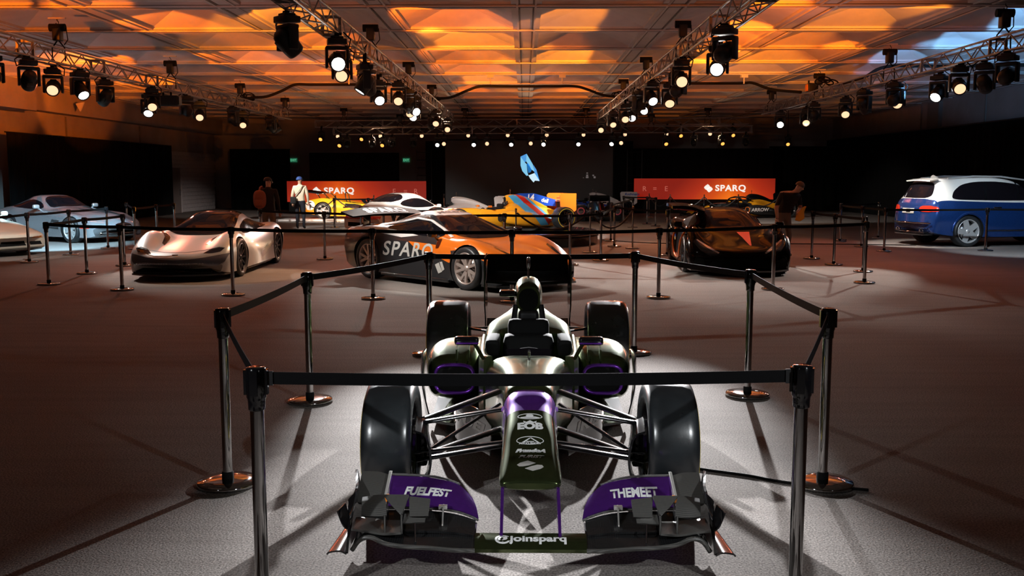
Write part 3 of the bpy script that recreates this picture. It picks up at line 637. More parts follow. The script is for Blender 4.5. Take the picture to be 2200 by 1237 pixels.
line([(-10.4, 17.9), (-10.36, 20.06), (-10.39, 21.98), (-10.39, 23.98)], 'beside the white sports car nose and silver-blue coupe', 'beside the coupe')
line([(-11.5, 27.9), (-9.67, 23.9), (-9.87, 25.88), (-9.88, 27.23)], 'behind the nose of the silver-blue coupe', 'behind the coupe')
line([(-6.1, 22.3), (-4.33, 20.9), (-2.74, 20.28), (-.41, 19.8), (.92, 19.6), (1.63, 20.66), (2.3, 24.78), (3.25, 22.06)], 'in the row behind the orange and black supercar', 'behind the orange supercar')
line([(-4.12, 24.38), (-3.34, 22.94), (-2.12, 22.2)], 'near the rear of the white fastback', 'near the white fastback', True)
line([(-6.6, 33.59), (-5.43, 33.7), (-3.01, 31.08)], 'in front of the yellow winged racer', 'in front of the yellow racer')
line([(2.4, 26.93), (3.79, 34.02), (3.81, 37.41), (4.58, 36.34), (4.72, 34.99)], 'beside the dark racer with pink rings', 'beside the dark racer')
stanchion(-3.46, 41.75, 'lone chrome belt stanchion between the white fastback and the screen', 'lone stanchion')
line([(8.7, 26.81), (8.62, 24.87), (8.64, 23.33), (11.14, 23.5), (14.0, 23.9)], 'at the tail of the blue SUV', 'around the blue SUV')
line([(8.9, 27.4), (10.29, 28.3)], 'on the far side of the blue SUV', 'far side of the blue SUV')
# rope posts with sagging black ropes
def rope_line(pts, lab, grp):
    for p in pts:
        r = empty('rope_post', (p[0], p[1], 0), 0, 'slim chrome rope post ' + lab, 'barrier post', 'rope posts ' + grp)
        link('base', sb, r); MB().cyl((0, 0, .03), (0, 0, 1.0), .02, seg=12).build('pole', 'chrome', r)
        MB().lathe([(0, 1.06), (.02, 1.055), (.03, 1.03), (.02, 1.0), (.03, .99), (.02, .97)], seg=12).build('finial', 'chrome', r)
    for a, b in zip(pts, pts[1:]):
        P = [V(a[0] + (b[0] - a[0]) * t, a[1] + (b[1] - a[1]) * t, .97 - 4 * .42 * t * (1 - t)) for t in [.014 + .972 * k / 12 for k in range(13)]]
        o = MB().tube(P, .022, 8).build('barrier_rope', 'rope'); tag(o, 'sagging black rope ' + lab, 'rope', 'ropes ' + grp)
rope_line([(5.4, 42.2), (5.95, 39.8), (7.3, 39.6), (8.75, 39.9), (10.6, 40.4)], 'guarding the black and yellow racer', 'at the black and yellow racer')
rope_line([(-8.88, 41.37 - 3.2), (-7.36, 40.94 - 3.2), (-5.95, 38.3)], 'guarding the yellow winged racer', 'at the yellow racer')
rope_line([(-.2, 22.6), (1.55, 22.9), (2.7, 24.2)], 'round the black turntable of the orange and blue racer', 'at the turntable')

# ------------------------------------------------------------------ decals: print and trim laid on a surface
def bvh_of(mb_or_me):
    if isinstance(mb_or_me, MB): return BVHTree.FromPolygons([tuple(p) for p in mb_or_me.v], mb_or_me.f)
    return BVHTree.FromPolygons([tuple(v.co) for v in mb_or_me.vertices], [list(p.vertices) for p in mb_or_me.polygons])
def fine_mesh(bm, step):
    bmesh.ops.triangulate(bm, faces=bm.faces[:])
    for _ in range(5):
        ed = [e for e in bm.edges if e.calc_length() > step]
        if not ed: break
        bmesh.ops.subdivide_edges(bm, edges=ed, cuts=1)
        bmesh.ops.triangulate(bm, faces=[f for f in bm.faces if len(f.verts) > 3])
def lay(me, bvh, origin_fn, direction, off, step=.06, thick=0.0):
    """lay a flat mesh (its x,y plane) on a surface by casting rays; origin_fn maps (x,y) to a start point"""
    bm = bmesh.new(); bm.from_mesh(me); fine_mesh(bm, step); dead = []
    for v in bm.verts:
        p = origin_fn(v.co.x, v.co.y); hit = bvh.ray_cast(p, direction)
        if hit[0] is None: dead.append(v); continue
        n = hit[1]
        if n.dot(direction) > 0: n = -n
        v.co = hit[0] + n * off
    if dead: bmesh.ops.delete(bm, geom=dead, context='VERTS')
    if thick: 
        r = bmesh.ops.solidify(bm, geom=bm.faces[:], thickness=thick)
    out = bpy.data.meshes.new('decal'); bm.to_mesh(out); bm.free()
    for p in out.polygons: p.use_smooth = True
    for m in me.materials: out.materials.append(m)
    return out
def poly_mesh(pts, m):
    me = bpy.data.meshes.new('decal'); me.from_pydata([(x, y, 0) for x, y in pts], [], [list(range(len(pts)))]); me.materials.append(M[m] if isinstance(m, str) else m); return me
def ring_mesh(rx, ry, w_, m, n=36):
    v = []; f = []
    for k in range(n):
        t = 2 * math.pi * k / n; v += [(rx * math.cos(t), ry * math.sin(t), 0), ((rx - w_) * math.cos(t), (ry - w_) * math.sin(t), 0)]
    for k in range(n): a = 2 * k; b = 2 * ((k + 1) % n); f.append((a, b, b + 1, a + 1))
    me = bpy.data.meshes.new('decal'); me.from_pydata(v, [], f); me.materials.append(M[m]); return me

# ------------------------------------------------------------------ single-seaters
def sel(y, hw, zb, zt, e=4.0, n=28, cx=0.0, tap=0.0):
    P = []; mz, hz = (zt + zb) / 2, (zt - zb) / 2
    for k in range(n):
        t = 2 * math.pi * (k + .5) / n; c, s = math.cos(t), math.sin(t)
        q = math.copysign(abs(s) ** (2 / e), s)
        P.append(V(cx + hw * (1 + tap * q) * math.copysign(abs(c) ** (2 / e), c), y, mz + hz * q))
    return P
def secs(tbl, e=4.0, n=28, cxs=0.0, up=4):
    rows = [sel(*t, e=e, n=n) if len(t) == 4 else sel(*t[:4], e=e, n=n, cx=t[4]) for t in tbl]
    return upsample(rows, up, 1)
def half_secs(tbl, up=4, seg=4):
    """tbl: (y, [(x,z)...]) from centre top down one side; mirrored into closed loops"""
    rows = []
    for y, pts in tbl:
        r = upline([V(x, y, z) for x, z in pts], seg); l = [V(-p.x, p.y, p.z) for p in r[::-1]]
        rows.append(l[:-1] + r)
    return upsample(rows, up, 1)
def tyre_mesh(R_, w_, m='slick', seg=56):
    h = w_ / 2; p = [(R_ * .66, -h * .86), (R_ * .74, -h * .97), (R_ * .86, -h), (R_ * .94, -h * .94), (R_ * .985, -h * .8), (R_, -h * .5), (R_ * 1.003, 0), (R_, h * .5), (R_ * .985, h * .8), (R_ * .94, h * .94), (R_ * .86, h), (R_ * .74, h * .97), (R_ * .66, h * .86)]
    return MB().lathe(p, axis='X', seg=seg).mesh('tyre', m)
def f1_wheel(parent, x, y, R_, w_, rim_m, ring_m, out):
    t = link('wheel', tyre_mesh(R_, w_), parent, (x, y, R_))
    rim = MB().lathe([(R_ * .67, -w_ * .43), (R_ * .60, -w_ * .40), (R_ * .56, 0), (R_ * .60, w_ * .40), (R_ * .67, w_ * .43)], axis='X', seg=36)
    for k in range(10):
        a = 2 * math.pi * k / 10; c, s = math.cos(a), math.sin(a)
        rim.prism([V(out * w_ * .30, -s * .012 + c * .04, c * .012 + s * .04), V(out * w_ * .30, s * .012 + c * .04, -c * .012 + s * .04), V(out * w_ * .36, s * .012 + c * R_ * .58, -c * .012 + s * R_ * .58), V(out * w_ * .36, -s * .012 + c * R_ * .58, c * .012 + s * R_ * .58)], (out * .015, 0, 0))
    rim.cyl((out * w_ * .26, 0, 0), (out * w_ * .42, 0, 0), .05, seg=16)
    rim.build('rim', rim_m, t)
    if ring_m: MB().lathe([(R_ * .80, out * w_ * .493), (R_ * .80, out * w_ * .507), (R_ * .845, out * w_ * .509), (R_ * .845, out * w_ * .495)], axis='X', seg=48).build('sidewall_stripe', ring_m, t)
    MB().lathe([(0, -out * w_ * .30), (R_ * .5, -out * w_ * .34), (R_ * .52, 0)], axis='X', seg=28).build('brake_drum', 'carbon', t)
    return t
def wishbone(mb, a, b, r=.020): mb.tube([a, Vector(a).lerp(Vector(b), .5), b], r, 8, (1.7, .55))
YELLOW = M['yellow'] = mat('tyre_yellow', (.75, .55, .03), .5)

def single_seater(name, loc, rz, label, P, hero=False, group=None):
    root = empty(name, loc, rz, label, 'race car', group)
    RA = 3.47; pts = {}
    # nose and monocoque
    nz = secs([(-.755, .118, .302, .330), (-.745, .138, .294, .345), (-.70, .152, .285, .366), (-.5, .147, .29, .444), (-.35, .142, .30, .505), (-.20, .140, .30, .555)], 3.1, 40)
    nose_mb = MB().loft(nz); nose = nose_mb.build('nose_cone', P['nose'], root)
    pan = MB().loft(secs([(-.20, .139, .30, .553), (-.12, .142, .27, .575), (-.04, .148, .24, .603), (.04, .152, .22, .612)], 3.3, 40)).build('nose_panel', P['panel'], root)
    tub = MB().loft(secs([(.035, .150, .22, .608), (.10, .158, .2, .634), (.25, .166, .19, .645), (.55, .195, .15, .652), (.78, .245, .12, .652), (.93, .285, .10, .640), (.99, .297, .10, .620)], 4.0)); tub.build('monocoque', P['body'], root)
    # cockpit sides (open tub), lining, seat, headrest, wheel
    cs = []
    for y, ho, hi, zt in ((.96, .295, .24, .630), (1.1, .325, .275, .615), (1.35, .345, .295, .60), (1.6, .35, .30, .615), (1.78, .35, .30, .64)):
        cs.append([V(-ho, y, .10), V(-ho * 1.02, y, .4), V(-ho, y, zt - .03), V(-ho + .02, y, zt), V(-hi, y, zt), V(-hi + .02, y, .25), V(hi - .02, y, .25), V(hi, y, zt), V(ho - .02, y, zt), V(ho, y, zt - .03), V(ho * 1.02, y, .4), V(ho, y, .10)])
    MB().loft(upsample(cs, 3, 1)).build('cockpit_side', P['body'], root)
    MB().bbox((0, 1.62, .42), (.36, .22, .5), .05).bbox((0, 1.35, .31), (.40, .5, .1), .04).build('seat', 'matte', root)
    hr = MB().bbox((-.255, 1.58, .60), (.10, .36, .115), .03).bbox((.255, 1.58, .60), (.10, .36, .115), .03).bbox((0, 1.72, .665), (.30, .12, .20), .04); hr.build('headrest', 'matte', root)
    sw = MB().tube([V(.13 * math.cos(t), 0, .09 * math.sin(t)) for t in [2 * math.pi * k / 16 for k in range(17)]], .014, 6).bbox((0, 0, 0), (.17, .03, .09), .01)
    sw.build('steering_wheel', 'matte', root, (0, 1.12, .56), (R(-25), 0, 0))
    # engine cover, air box
    ec = half_secs([(1.74, [(0, .655), (.15, .655), (.27, .645), (.316, .60), (.335, .45), (.34, .1)]), (1.86, [(0, .72), (.14, .70), (.265, .68), (.318, .62), (.342, .46), (.35, .1)]),
                    (2.1, [(0, .80), (.12, .76), (.25, .705), (.31, .64), (.345, .5), (.36, .1)]), (2.5, [(0, .82), (.08, .78), (.17, .66), (.27, .55), (.34, .42), (.4, .08)]),
                    (3.1, [(0, .68), (.05, .62), (.11, .5), (.18, .4), (.26, .25), (.3, .1)]), (3.75, [(0, .5), (.04, .46), (.08, .38), (.12, .3), (.15, .2), (.15, .12)])])
    MB().loft(ec).build('engine_cover', P['cover'], root)
    ab = MB().loft(secs([(1.87, .088, .79, .985), (1.93, .098, .775, 1.015), (2.08, .106, .74, 1.035), (2.4, .092, .70, 1.0), (2.8, .05, .64, .88), (3.3, .015, .56, .66)], 2.6, 24)); abo = ab.build('air_box', P.get('airbox', P['cover']), root)
    MB().loft([sel(1.866, .074, .805, .968, 2.3, 24), sel(1.90, .068, .81, .962, 2.3, 24)]).build('air_intake', 'matte', abo)
    rh = MB()
    for s in (-1, 1): rh.tube([(s * .095, 1.90, .84), (s * .105, 1.86, .76), (s * .125, 1.80, .68)], .022, 8)
    rh.bbox((0, 1.86, .745), (.15, .10, .13), .03); rh.build('roll_hoop', 'black', root)
    MB().bbox((-.155, 1.98, .925), (.13, .16, .045), .018).build('camera_pod', 'gloss', root)
    MB().tube([(0, 2.05, 1.02), (0, 2.05, 1.10)], .008, 6).lathe([(0, 1.19), (.012, 1.185), (.014, 1.15), (.013, 1.11), (.006, 1.10)], (0, 2.05, 0), seg=12).build('antenna', 'steel', abo)
    # side pods
    for s in (-1, 1):
        T = [(1.47, .135, .27, .47, .525), (1.50, .165, .235, .505, .53), (1.56, .185, .21, .535, .535), (1.72, .205, .17, .57, .54), (2.05, .21, .12, .565, .525), (2.5, .19, .08, .50, .45), (3.0, .14, .07, .38, .32), (3.35, .08, .08, .28, .2)]
        sp = MB().loft(secs([(t[0], t[1], t[2], t[3], t[4] * s) for t in T], 3.4, 28)).build('sidepod', P['pod'], root)
        rim_ = [p for p in sel(1.462, .137, .27, .472, 3.4, 24, .525 * s)]
        MB().tube(rim_ + [rim_[0]], .014, 8).build('inlet_lip', P['lip'], sp)
        MB().loft([sel(1.466, .125, .285, .458, 3.4, 24, .525 * s), sel(1.472, .125, .285, .458, 3.4, 24, .525 * s)]).build('inlet', 'matte', sp)
        if hero:
            for xx in (.42, .505): MB().prism([V(s * xx, 1.46, .50), V(s * xx, 1.60, .545), V(s * xx, 1.60, .60), V(s * xx, 1.50, .575)], (s * .012, 0, 0)).build('fin', P['pod'], sp)
            bb = MB().sheet([[(s * .70, 1.42, .10), (s * .74, 1.55, .10), (s * .75, 1.7, .10)], [(s * .745, 1.40, .33), (s * .765, 1.52, .34), (s * .765, 1.66, .34)], [(s * .74, 1.40, .50), (s * .76, 1.52, .535), (s * .745, 1.64, .56)]], 6, 4, .01)
            bb.build('turning_vane', 'gloss', root)
            bp = [[(s * .235, .42, .12), (s * .33, .62, .11), (s * .46, .85, .10), (s * .50, 1.1, .10)], [(s * .225, .42, .30), (s * .32, .62, .36), (s * .45, .85, .34), (s * .5, 1.1, .26)]]
            bmb = MB().sheet(bp, 6, 4, .008); bo = bmb.build('barge_board', 'gloss', root)
            me = text_mesh('FUEL' if s < 0 else 'IRIS', .085, 0, .2, .004, 1.2); me.materials.append(M['white'])
            bl_ = bvh_of(bmb)
            link('print', lay(me, bl_, lambda x, y, s=s: V(s * .365 + x, .2, .255 + y), V(0, 1, 0), .002, .03), bo)
    # floor, plank, diffuser
    fl = MB().prism([V(-.28, .85, .045), V(.28, .85, .045), V(.34, 1.3, .045), V(.70, 1.5, .045), V(.72, 2.6, .045), (.5, 3.2, .045), (-.5, 3.2, .045), V(-.72, 2.6, .045), V(-.70, 1.5, .045), V(-.34, 1.3, .045)], (0, 0, .018)); fl.build('floor_tray', 'carbon', root)
    MB().sheet([[(-.5, 3.2, .06), (0, 3.2, .06), (.5, 3.2, .06)], [(-.5, 3.75, .2), (0, 3.75, .2), (.5, 3.75, .2)]], 4, 4, .012).build('diffuser', 'carbon', root)
    MB().loft(secs([(3.4, .12, .14, .40), (3.8, .10, .2, .40), (4.05, .05, .26, .36)], 3)).build('crash_structure', 'carbon', root)
    # wheels
    RF, WF, WR = .335, .27, .37
    for s in (-1, 1):
        f1_wheel(root, s * .765, 0, RF, WF, P['rim'], P.get('ring', 'yellow'), s); f1_wheel(root, s * .715, RA, RF, WR, P['rim'], P.get('ring', 'yellow'), s)
    # suspension
    for s in (-1, 1):
        for nm, a, b in (('upper_wishbone', (s * .148, -.10, .535), (s * .62, -.02, .435)), ('upper_wishbone', (s * .175, .30, .545), (s * .62, .02, .435)), ('lower_wishbone', (s * .125, -.06, .325), (s * .63, -.02, .225)),
                         ('lower_wishbone', (s * .15, .36, .31), (s * .63, .03, .225)), ('push_rod', (s * .165, .10, .52), (s * .60, .0, .25)), ('steering_arm', (s * .145, -.13, .36), (s * .63, -.10, .29))):
            m = MB(); wishbone(m, a, b, .022 if 'bone' in nm else .014); m.build(nm, P.get('susp', 'gloss'), root)
        for nm, a, b in (('rear_wishbone', (s * .11, 3.1, .42), (s * .55, RA, .42)), ('rear_wishbone', (s * .11, 3.7, .40), (s * .55, RA, .42)), ('rear_wishbone', (s * .12, 3.1, .2), (s * .55, RA, .22)), ('rear_wishbone', (s * .12, 3.75, .2), (s * .55, RA, .22)), ('drive_shaft', (s * .1, RA, .32), (s * .55, RA, .33))):
            m = MB(); wishbone(m, a, b, .02); m.build(nm, 'carbon', root)
        d = MB().sheet([[(s * .60, -.20, .13), (s * .555, -.20, .17), (s * .535, -.19, .28), (s * .56, -.19, .40), (s * .62, -.18, .43)], [(s * .62, -.02, .10), (s * .575, -.02, .15), (s * .555, -.02, .28), (s * .58, -.02, .43), (s * .63, -.02, .47)]], 5, 4, .012)
        d.build('brake_duct', 'carbon', root)
        MB().bbox((s * .60, .02, .32), (.06, .12, .26), .02).build('upright', 'carbon', root)
    # mirrors
    for s in (-1, 1):
        mi = MB().bbox((s * .42, 1.18, .695), (.165, .07, .058), .02).build('mirror', P['mirror'], root)
        MB().bbox((s * .415, 1.145, .682), (.15, .012, .012), .004).build('mirror_trim', P['panel'], mi)
        MB().tube([(s * .30, 1.02, .60), (s * .36, 1.15, .675)], .010, 6, (1.6, .6)).build('mirror_stalk', P['body'], mi)
    # rear wing
    for s in (-1, 1):
        MB().prism([V(s * .39, 3.55, .62), V(s * .39, 3.52, 1.0), V(s * .39, 3.58, 1.055), V(s * .39, 4.1, 1.055), V(s * .39, 4.1, .55), V(s * .39, 3.9, .40), V(s * .39, 3.85, .26), V(s * .39, 3.65, .26), V(s * .39, 3.75, .45)], (s * .012, 0, 0)).build('rear_wing_endplate', P['rwe'], root)
    MB().sheet([[(-.385, 3.58, .83), (0, 3.58, .81), (.385, 3.58, .83)], [(-.385, 3.75, .835), (0, 3.75, .82), (.385, 3.75, .835)], [(-.385, 3.92, .92), (0, 3.92, .91), (.385, 3.92, .92)]], 6, 5, .018).build('rear_wing_plane', P['rw'], root)
    MB().sheet([[(-.385, 3.87, .915), (0, 3.87, .91), (.385, 3.87, .915)], [(-.385, 3.98, .975), (0, 3.98, .975), (.385, 3.98, .975)], [(-.385, 4.03, 1.05), (0, 4.03, 1.05), (.385, 4.03, 1.05)]], 6, 5, .014).build('rear_wing_flap', P['rw'], root)
    MB().sheet([[(-.385, 3.72, .37), (0, 3.72, .37), (.385, 3.72, .37)], [(-.385, 3.88, .43), (0, 3.88, .43), (.385, 3.88, .43)]], 4, 3, .05).build('beam_wing', 'carbon', root)
    MB().bbox((0, 3.72, .62), (.025, .14, .46), .008).build('wing_pylon', 'carbon', root)
    # front wing
    K = 1.03
    def W(s, pts): return [V(s * K * x, y, z) for x, y, z in pts]
    for s in (-1, 1):
        MB().prism([V(s * .128, -.735, .305), V(s * .128, -.52, .305), V(s * .128, -.88, .165), V(s * .128, -1.02, .15)], (s * .014, 0, 0)).build('nose_pylon', P['pylon'], root)
    cen = MB().sheet([[(-.255, -1.075, .118), (0, -1.075, .118), (.255, -1.075, .118)], [(-.255, -1.03, .142), (0, -1.03, .142), (.255, -1.03, .142)], [(-.255, -.965, .150), (0, -.965, .150), (.255, -.965, .150)]], 6, 4, .024)
    ceno = cen.build('wing_centre', P['wingc'], root)
    for s in (-1, 1):
        lead = W(s, [(.245, -1.08, .122), (.34, -1.09, .128), (.45, -1.09, .138), (.56, -1.085, .142), (.64, -1.08, .155), (.70, -1.075, .180), (.75, -1.07, .165), (.785, -1.06, .115)])
        mid = W(s, [(.245, -.99, .148), (.34, -1.0, .150), (.45, -1.0, .150), (.56, -1.0, .15), (.64, -1.0, .16), (.70, -.99, .182), (.75, -.98, .168), (.785, -.97, .13)])
        trail = W(s, [(.245, -.86, .165), (.34, -.86, .17), (.45, -.86, .175), (.56, -.86, .175), (.64, -.86, .18), (.70, -.86, .19), (.75, -.86, .18), (.785, -.86, .16)])
        MB().sheet([lead, mid, trail], 4, 4, .014).build('main_plane', 'carbon', root)
        lip_in = [p + V(0, -.012, .004) for p in lead]
        MB().tube(upline(lip_in, 4), .011, 8).build('leading_edge', 'carbonlit', root)
        MB().sheet([W(s, [(.77, -.97, .165), (.5, -.98, .17), (.36, -.985, .168), (.255, -1.0, .16)]), W(s, [(.77, -.90, .185), (.5, -.905, .188), (.36, -.91, .185), (.25, -.93, .17)]), W(s, [(.77, -.84, .222), (.5, -.842, .22), (.36, -.852, .21), (.25, -.88, .188)])], 5, 4, .010).build('lower_flap', 'carbon', root)
        pm = MB().sheet([W(s, [(.655, -.835, .238), (.5, -.838, .238), (.36, -.848, .23), (.28, -.865, .212), (.238, -.88, .195)]), W(s, [(.662, -.74, .290), (.5, -.74, .287), (.39, -.745, .275), (.31, -.768, .253), (.253, -.80, .222)]), W(s, [(.668, -.64, .325), (.5, -.64, .318), (.41, -.645, .304), (.335, -.668, .284), (.275, -.73, .245)])], 5, 6, .010)
        po = pm.build('upper_flap', P['flap'], root)
        MB().tube(upline([p + V(0, .004, .005) for p in W(s, [(.668, -.636, .328), (.5, -.636, .322), (.41, -.641, .308), (.335, -.664, .288)])], 4), .006, 6).build('gurney', 'carbonlit', po)
        MB().tube(upline([p + V(0, -.004, 0) for p in W(s, [(.655, -.838, .236), (.5, -.842, .236), (.36, -.852, .228), (.28, -.869, .21), (.238, -.884, .193)])], 4), .0055, 6).build('flap_edge', 'carbonlit', po)
        if hero:
            me = text_mesh('FUELFEST' if s < 0 else 'THEMEET', .052 if s < 0 else .062, 0, .25 if s < 0 else 0, .0025, 1.0 if s < 0 else .86); me.materials.append(M['white'])
            link('print', lay(me, bvh_of(pm), lambda x, y, s=s: V(s * .50 + x, -.755 + y * 1.35, .6), V(0, 0, -1), .0025, .02), po)
            MB().sheet([W(s, [(.80, -.82, .255), (.735, -.83, .25), (.672, -.838, .24)]), W(s, [(.805, -.72, .31), (.735, -.72, .305), (.675, -.73, .292)]), W(s, [(.81, -.62, .342), (.735, -.62, .34), (.68, -.63, .328)])], 4, 5, .010).build('outer_flap', 'carbonlit', root)
            fe = MB().prism(W(s, [(.665, -.86, .24), (.665, -.83, .285), (.665, -.64, .352), (.665, -.61, .345), (.665, -.78, .245)]), (s * .012, 0, 0)).build('flap_fence', 'silverprint', root)
            MB().lathe([(.010, 0), (.018, -.004), (.020, .004), (.012, .008)], (s * .655 * K, -.85, .285), axis='Y', seg=20).build('adjuster_ring', 'amberlamp', fe)
            # cascade winglets
            c = MB(); c.sheet([W(s, [(.745, -1.045, .272), (.69, -1.05, .268), (.635, -1.045, .268)]), W(s, [(.75, -1.0, .305), (.69, -1.01, .310), (.64, -1.01, .305)]), W(s, [(.755, -.945, .320), (.69, -.95, .333), (.655, -.96, .335)])], 4, 4, .008); c.build('cascade_panel', 'carbonlit', root)
            c = MB(); c.sheet([W(s, [(.572, -1.04, .272), (.565, -1.04, .278)]), W(s, [(.62, -1.0, .305), (.553, -1.0, .31)]), W(s, [(.66, -.955, .337), (.545, -.955, .337)])], 4, 4, .008); c.build('cascade_panel', 'carbonlit', root)
            c = MB(); c.sheet([W(s, [(.535, -1.03, .262), (.452, -1.03, .264)]), W(s, [(.54, -.99, .30), (.45, -.99, .295)]), W(s, [(.548, -.95, .328), (.45, -.95, .315)])], 4, 3, .008); c.build('cascade_panel', 'carbonlit', root)
            for xx in (.642, .568): MB().prism(W(s, [(xx, -1.045, .272), (xx, -1.05, .19), (xx, -.92, .19), (xx, -.92, .30)]), (s * .006, 0, 0)).build('cascade_plate', 'carbon', root)
            for xx in (.642, .568): MB().tube(W(s, [(xx, -1.05, .275), (xx, -1.054, .19)]), .0045, 6).build('cascade_edge', 'carbonlit', root)
            MB().sheet([W(s, [(.79, -1.06, .210), (.72, -1.06, .200), (.645, -1.06, .188), (.57, -1.055, .192)]), W(s, [(.79, -.92, .215), (.72, -.92, .21), (.645, -.92, .20), (.57, -.92, .20)])], 4, 3, .010).build('cascade_tray', 'carbonlit', root)
            MB().sheet([W(s, [(.565, -1.04, .232), (.468, -1.03, .234)]), W(s, [(.56, -1.0, .262), (.465, -.99, .264)])], 3, 3, .008).build('cascade_step', 'carbonlit', root)
            MB().tube(W(s, [(.512, -1.03, .234), (.508, -1.05, .15)]), .005, 6).build('cascade_strut', 'steel', root)
            MB().prism(W(s, [(.395, -.90, .255), (.395, -.86, .262), (.395, -.92, .185), (.395, -.94, .185)]), (s * .006, 0, 0)).box(V(s * .412, -.872, .252), (.04, .025, .016)).build('slot_bracket', 'silverprint', root)
        # endplate, foot plate
        ep = MB().sheet([W(s, [(.81, -1.065, .10), (.812, -.9, .10), (.815, -.6, .10)]), W(s, [(.80, -1.065, .20), (.806, -.9, .22), (.82, -.6, .22)]), W(s, [(.81, -1.0, .262), (.80, -.88, .29), (.83, -.6, .29)]), W(s, [(.825, -.93, .30), (.80, -.84, .33), (.84, -.6, .348)])], 5, 4, .012)
        epo = ep.build('front_wing_endplate', P['ep'], root)
        MB().sheet([W(s, [(.81, -1.07, .098), (.84, -1.07, .112), (.885, -1.065, .105), (.90, -1.06, .092)]), W(s, [(.812, -.62, .098), (.835, -.62, .112), (.86, -.62, .105), (.868, -.62, .095)])], 4, 3, .008).build('foot_plate', 'gloss', epo)
        MB().sheet([W(s, [(.812, -1.03, .20), (.83, -1.04, .225), (.855, -1.03, .285)]), W(s, [(.815, -.93, .21), (.825, -.93, .24), (.84, -.92, .285)])], 4, 3, .007).build('dive_plane', 'gloss', epo)
    if hero:
        me = text_mesh('@joinsparq', .056, 0, 0, .002, 1.25); me.materials.append(M['white'])
        link('print', lay(me, bvh_of(cen), lambda x, y: V(x, -1.022 + y * 1.1, .5), V(0, 0, -1), .002, .03), ceno)
        nb = bvh_of(nose_mb)
        def on_nose(me, x0, y0, st=.03, ky=1.35): link('print', lay(me, nb, lambda x, y: V(x0 + x, y0 + y * ky, 1.0), V(0, 0, -1), .002, st), nose)
        on_nose(ring_mesh(.066, .020, .005, 'white'), 0, -.262)
        on_nose(poly_mesh([(-.05, -.012), (.05, -.012), (.05, -.006), (.03, -.002), (.016, 0), (.02, .006), (.01, .014), (-.012, .014), (-.022, .007), (-.018, 0), (-.034, -.003), (-.05, -.005)], 'white'), 0, -.262)
        on_nose(poly_mesh([(-.03, -.008), (.03, -.008), (.036, .006), (.018, -.001), (0, .010), (-.018, -.001), (-.036, .006)], 'white'), 0, -.312)
        def txt(t, size, y0, sh=0, sx=1.0, m='white', b=.002):
            me = text_mesh(t, size, 0, sh, b, sx); me.materials.append(M[m]); on_nose(me, 0, y0)
        txt('EOB', .052, -.350, 0, 1.35, b=.003)
        on_nose(ring_mesh(.070, .0235, .004, 'white'), 0, -.462)
        for P3 in ([(-.045, -.012), (-.004, .014), (.004, .014), (-.030, -.012)], [(0, .014), (.006, .016), (.05, -.012), (.04, -.012)], [(-.02, -.004), (.018, -.004), (.022, -.008), (-.018, -.008)]): on_nose(poly_mesh(P3, 'white'), 0, -.462)
        txt('AUTO SHOW', .014, -.484, 0, 1.3, b=.0006)
        txt('FrandoA', .024, -.540, .35, 1.75); txt('PURIST', .020, -.585, .4, 1.9, b=.0008)
        on_nose(poly_mesh([(-.066, .006), (-.05, .018), (-.012, .030), (.028, .016), (-.006, .002), (-.035, -.004), (-.055, -.004)], 'silverprint'), 0, -.652, ky=1.25)
        on_nose(poly_mesh([(.066, -.006), (.05, -.018), (.012, -.030), (-.028, -.016), (.006, -.002), (.035, .006), (.058, .005)], 'silverprint'), 0, -.652, ky=1.25)
        # small windscreen and pitot ahead of the cockpit
        MB().sheet([[(-.14, .90, .645), (0, .86, .652), (.14, .90, .645)], [(-.15, .96, .675), (0, .93, .685), (.15, .96, .675)]], 6, 3, .004).build('wind_deflector', 'glass', root)
        MB().tube([(0, .72, .64), (0, .74, .70), (0, .69, .715)], .008, 6).prism([V(-.006, .70, .64), V(-.006, .78, .64), V(-.006, .76, .70)], (.012, 0, 0)).build('pitot_tube', 'steel', root)
        for x, t, sz in ((-.20, 'KX', .05),):
            me = text_mesh(t, sz, 0, .1, .002, 1.3); me.materials.append(M['amberlamp'])
    return root, pts

M['f1green'] = mat('olive_green_metallic', (.088, .118, .046), .22, .92, .2, noise=(30, (.105, .138, .056), .35, .7), coat_r=.05)
M['f1purple'] = mat('deep_purple_metallic', (.15, .030, .38), .26, .75, .35, noise=(40, (.18, .036, .45), .35, .7))
GREEN = dict(nose='f1green', panel='f1purple', body='f1green', cover='f1green', pod='f1green', lip='f1purple', rim='gloss', mirror='gloss', rwe='gloss', rw='matte', pylon='f1purple', wingc='f1green', flap='f1purple', ep='gloss', susp='gloss')
single_seater('formula_car', (.03, 5.28, 0), 0, 'dark green and purple open-wheel racer ringed by belt stanchions', GREEN, True)

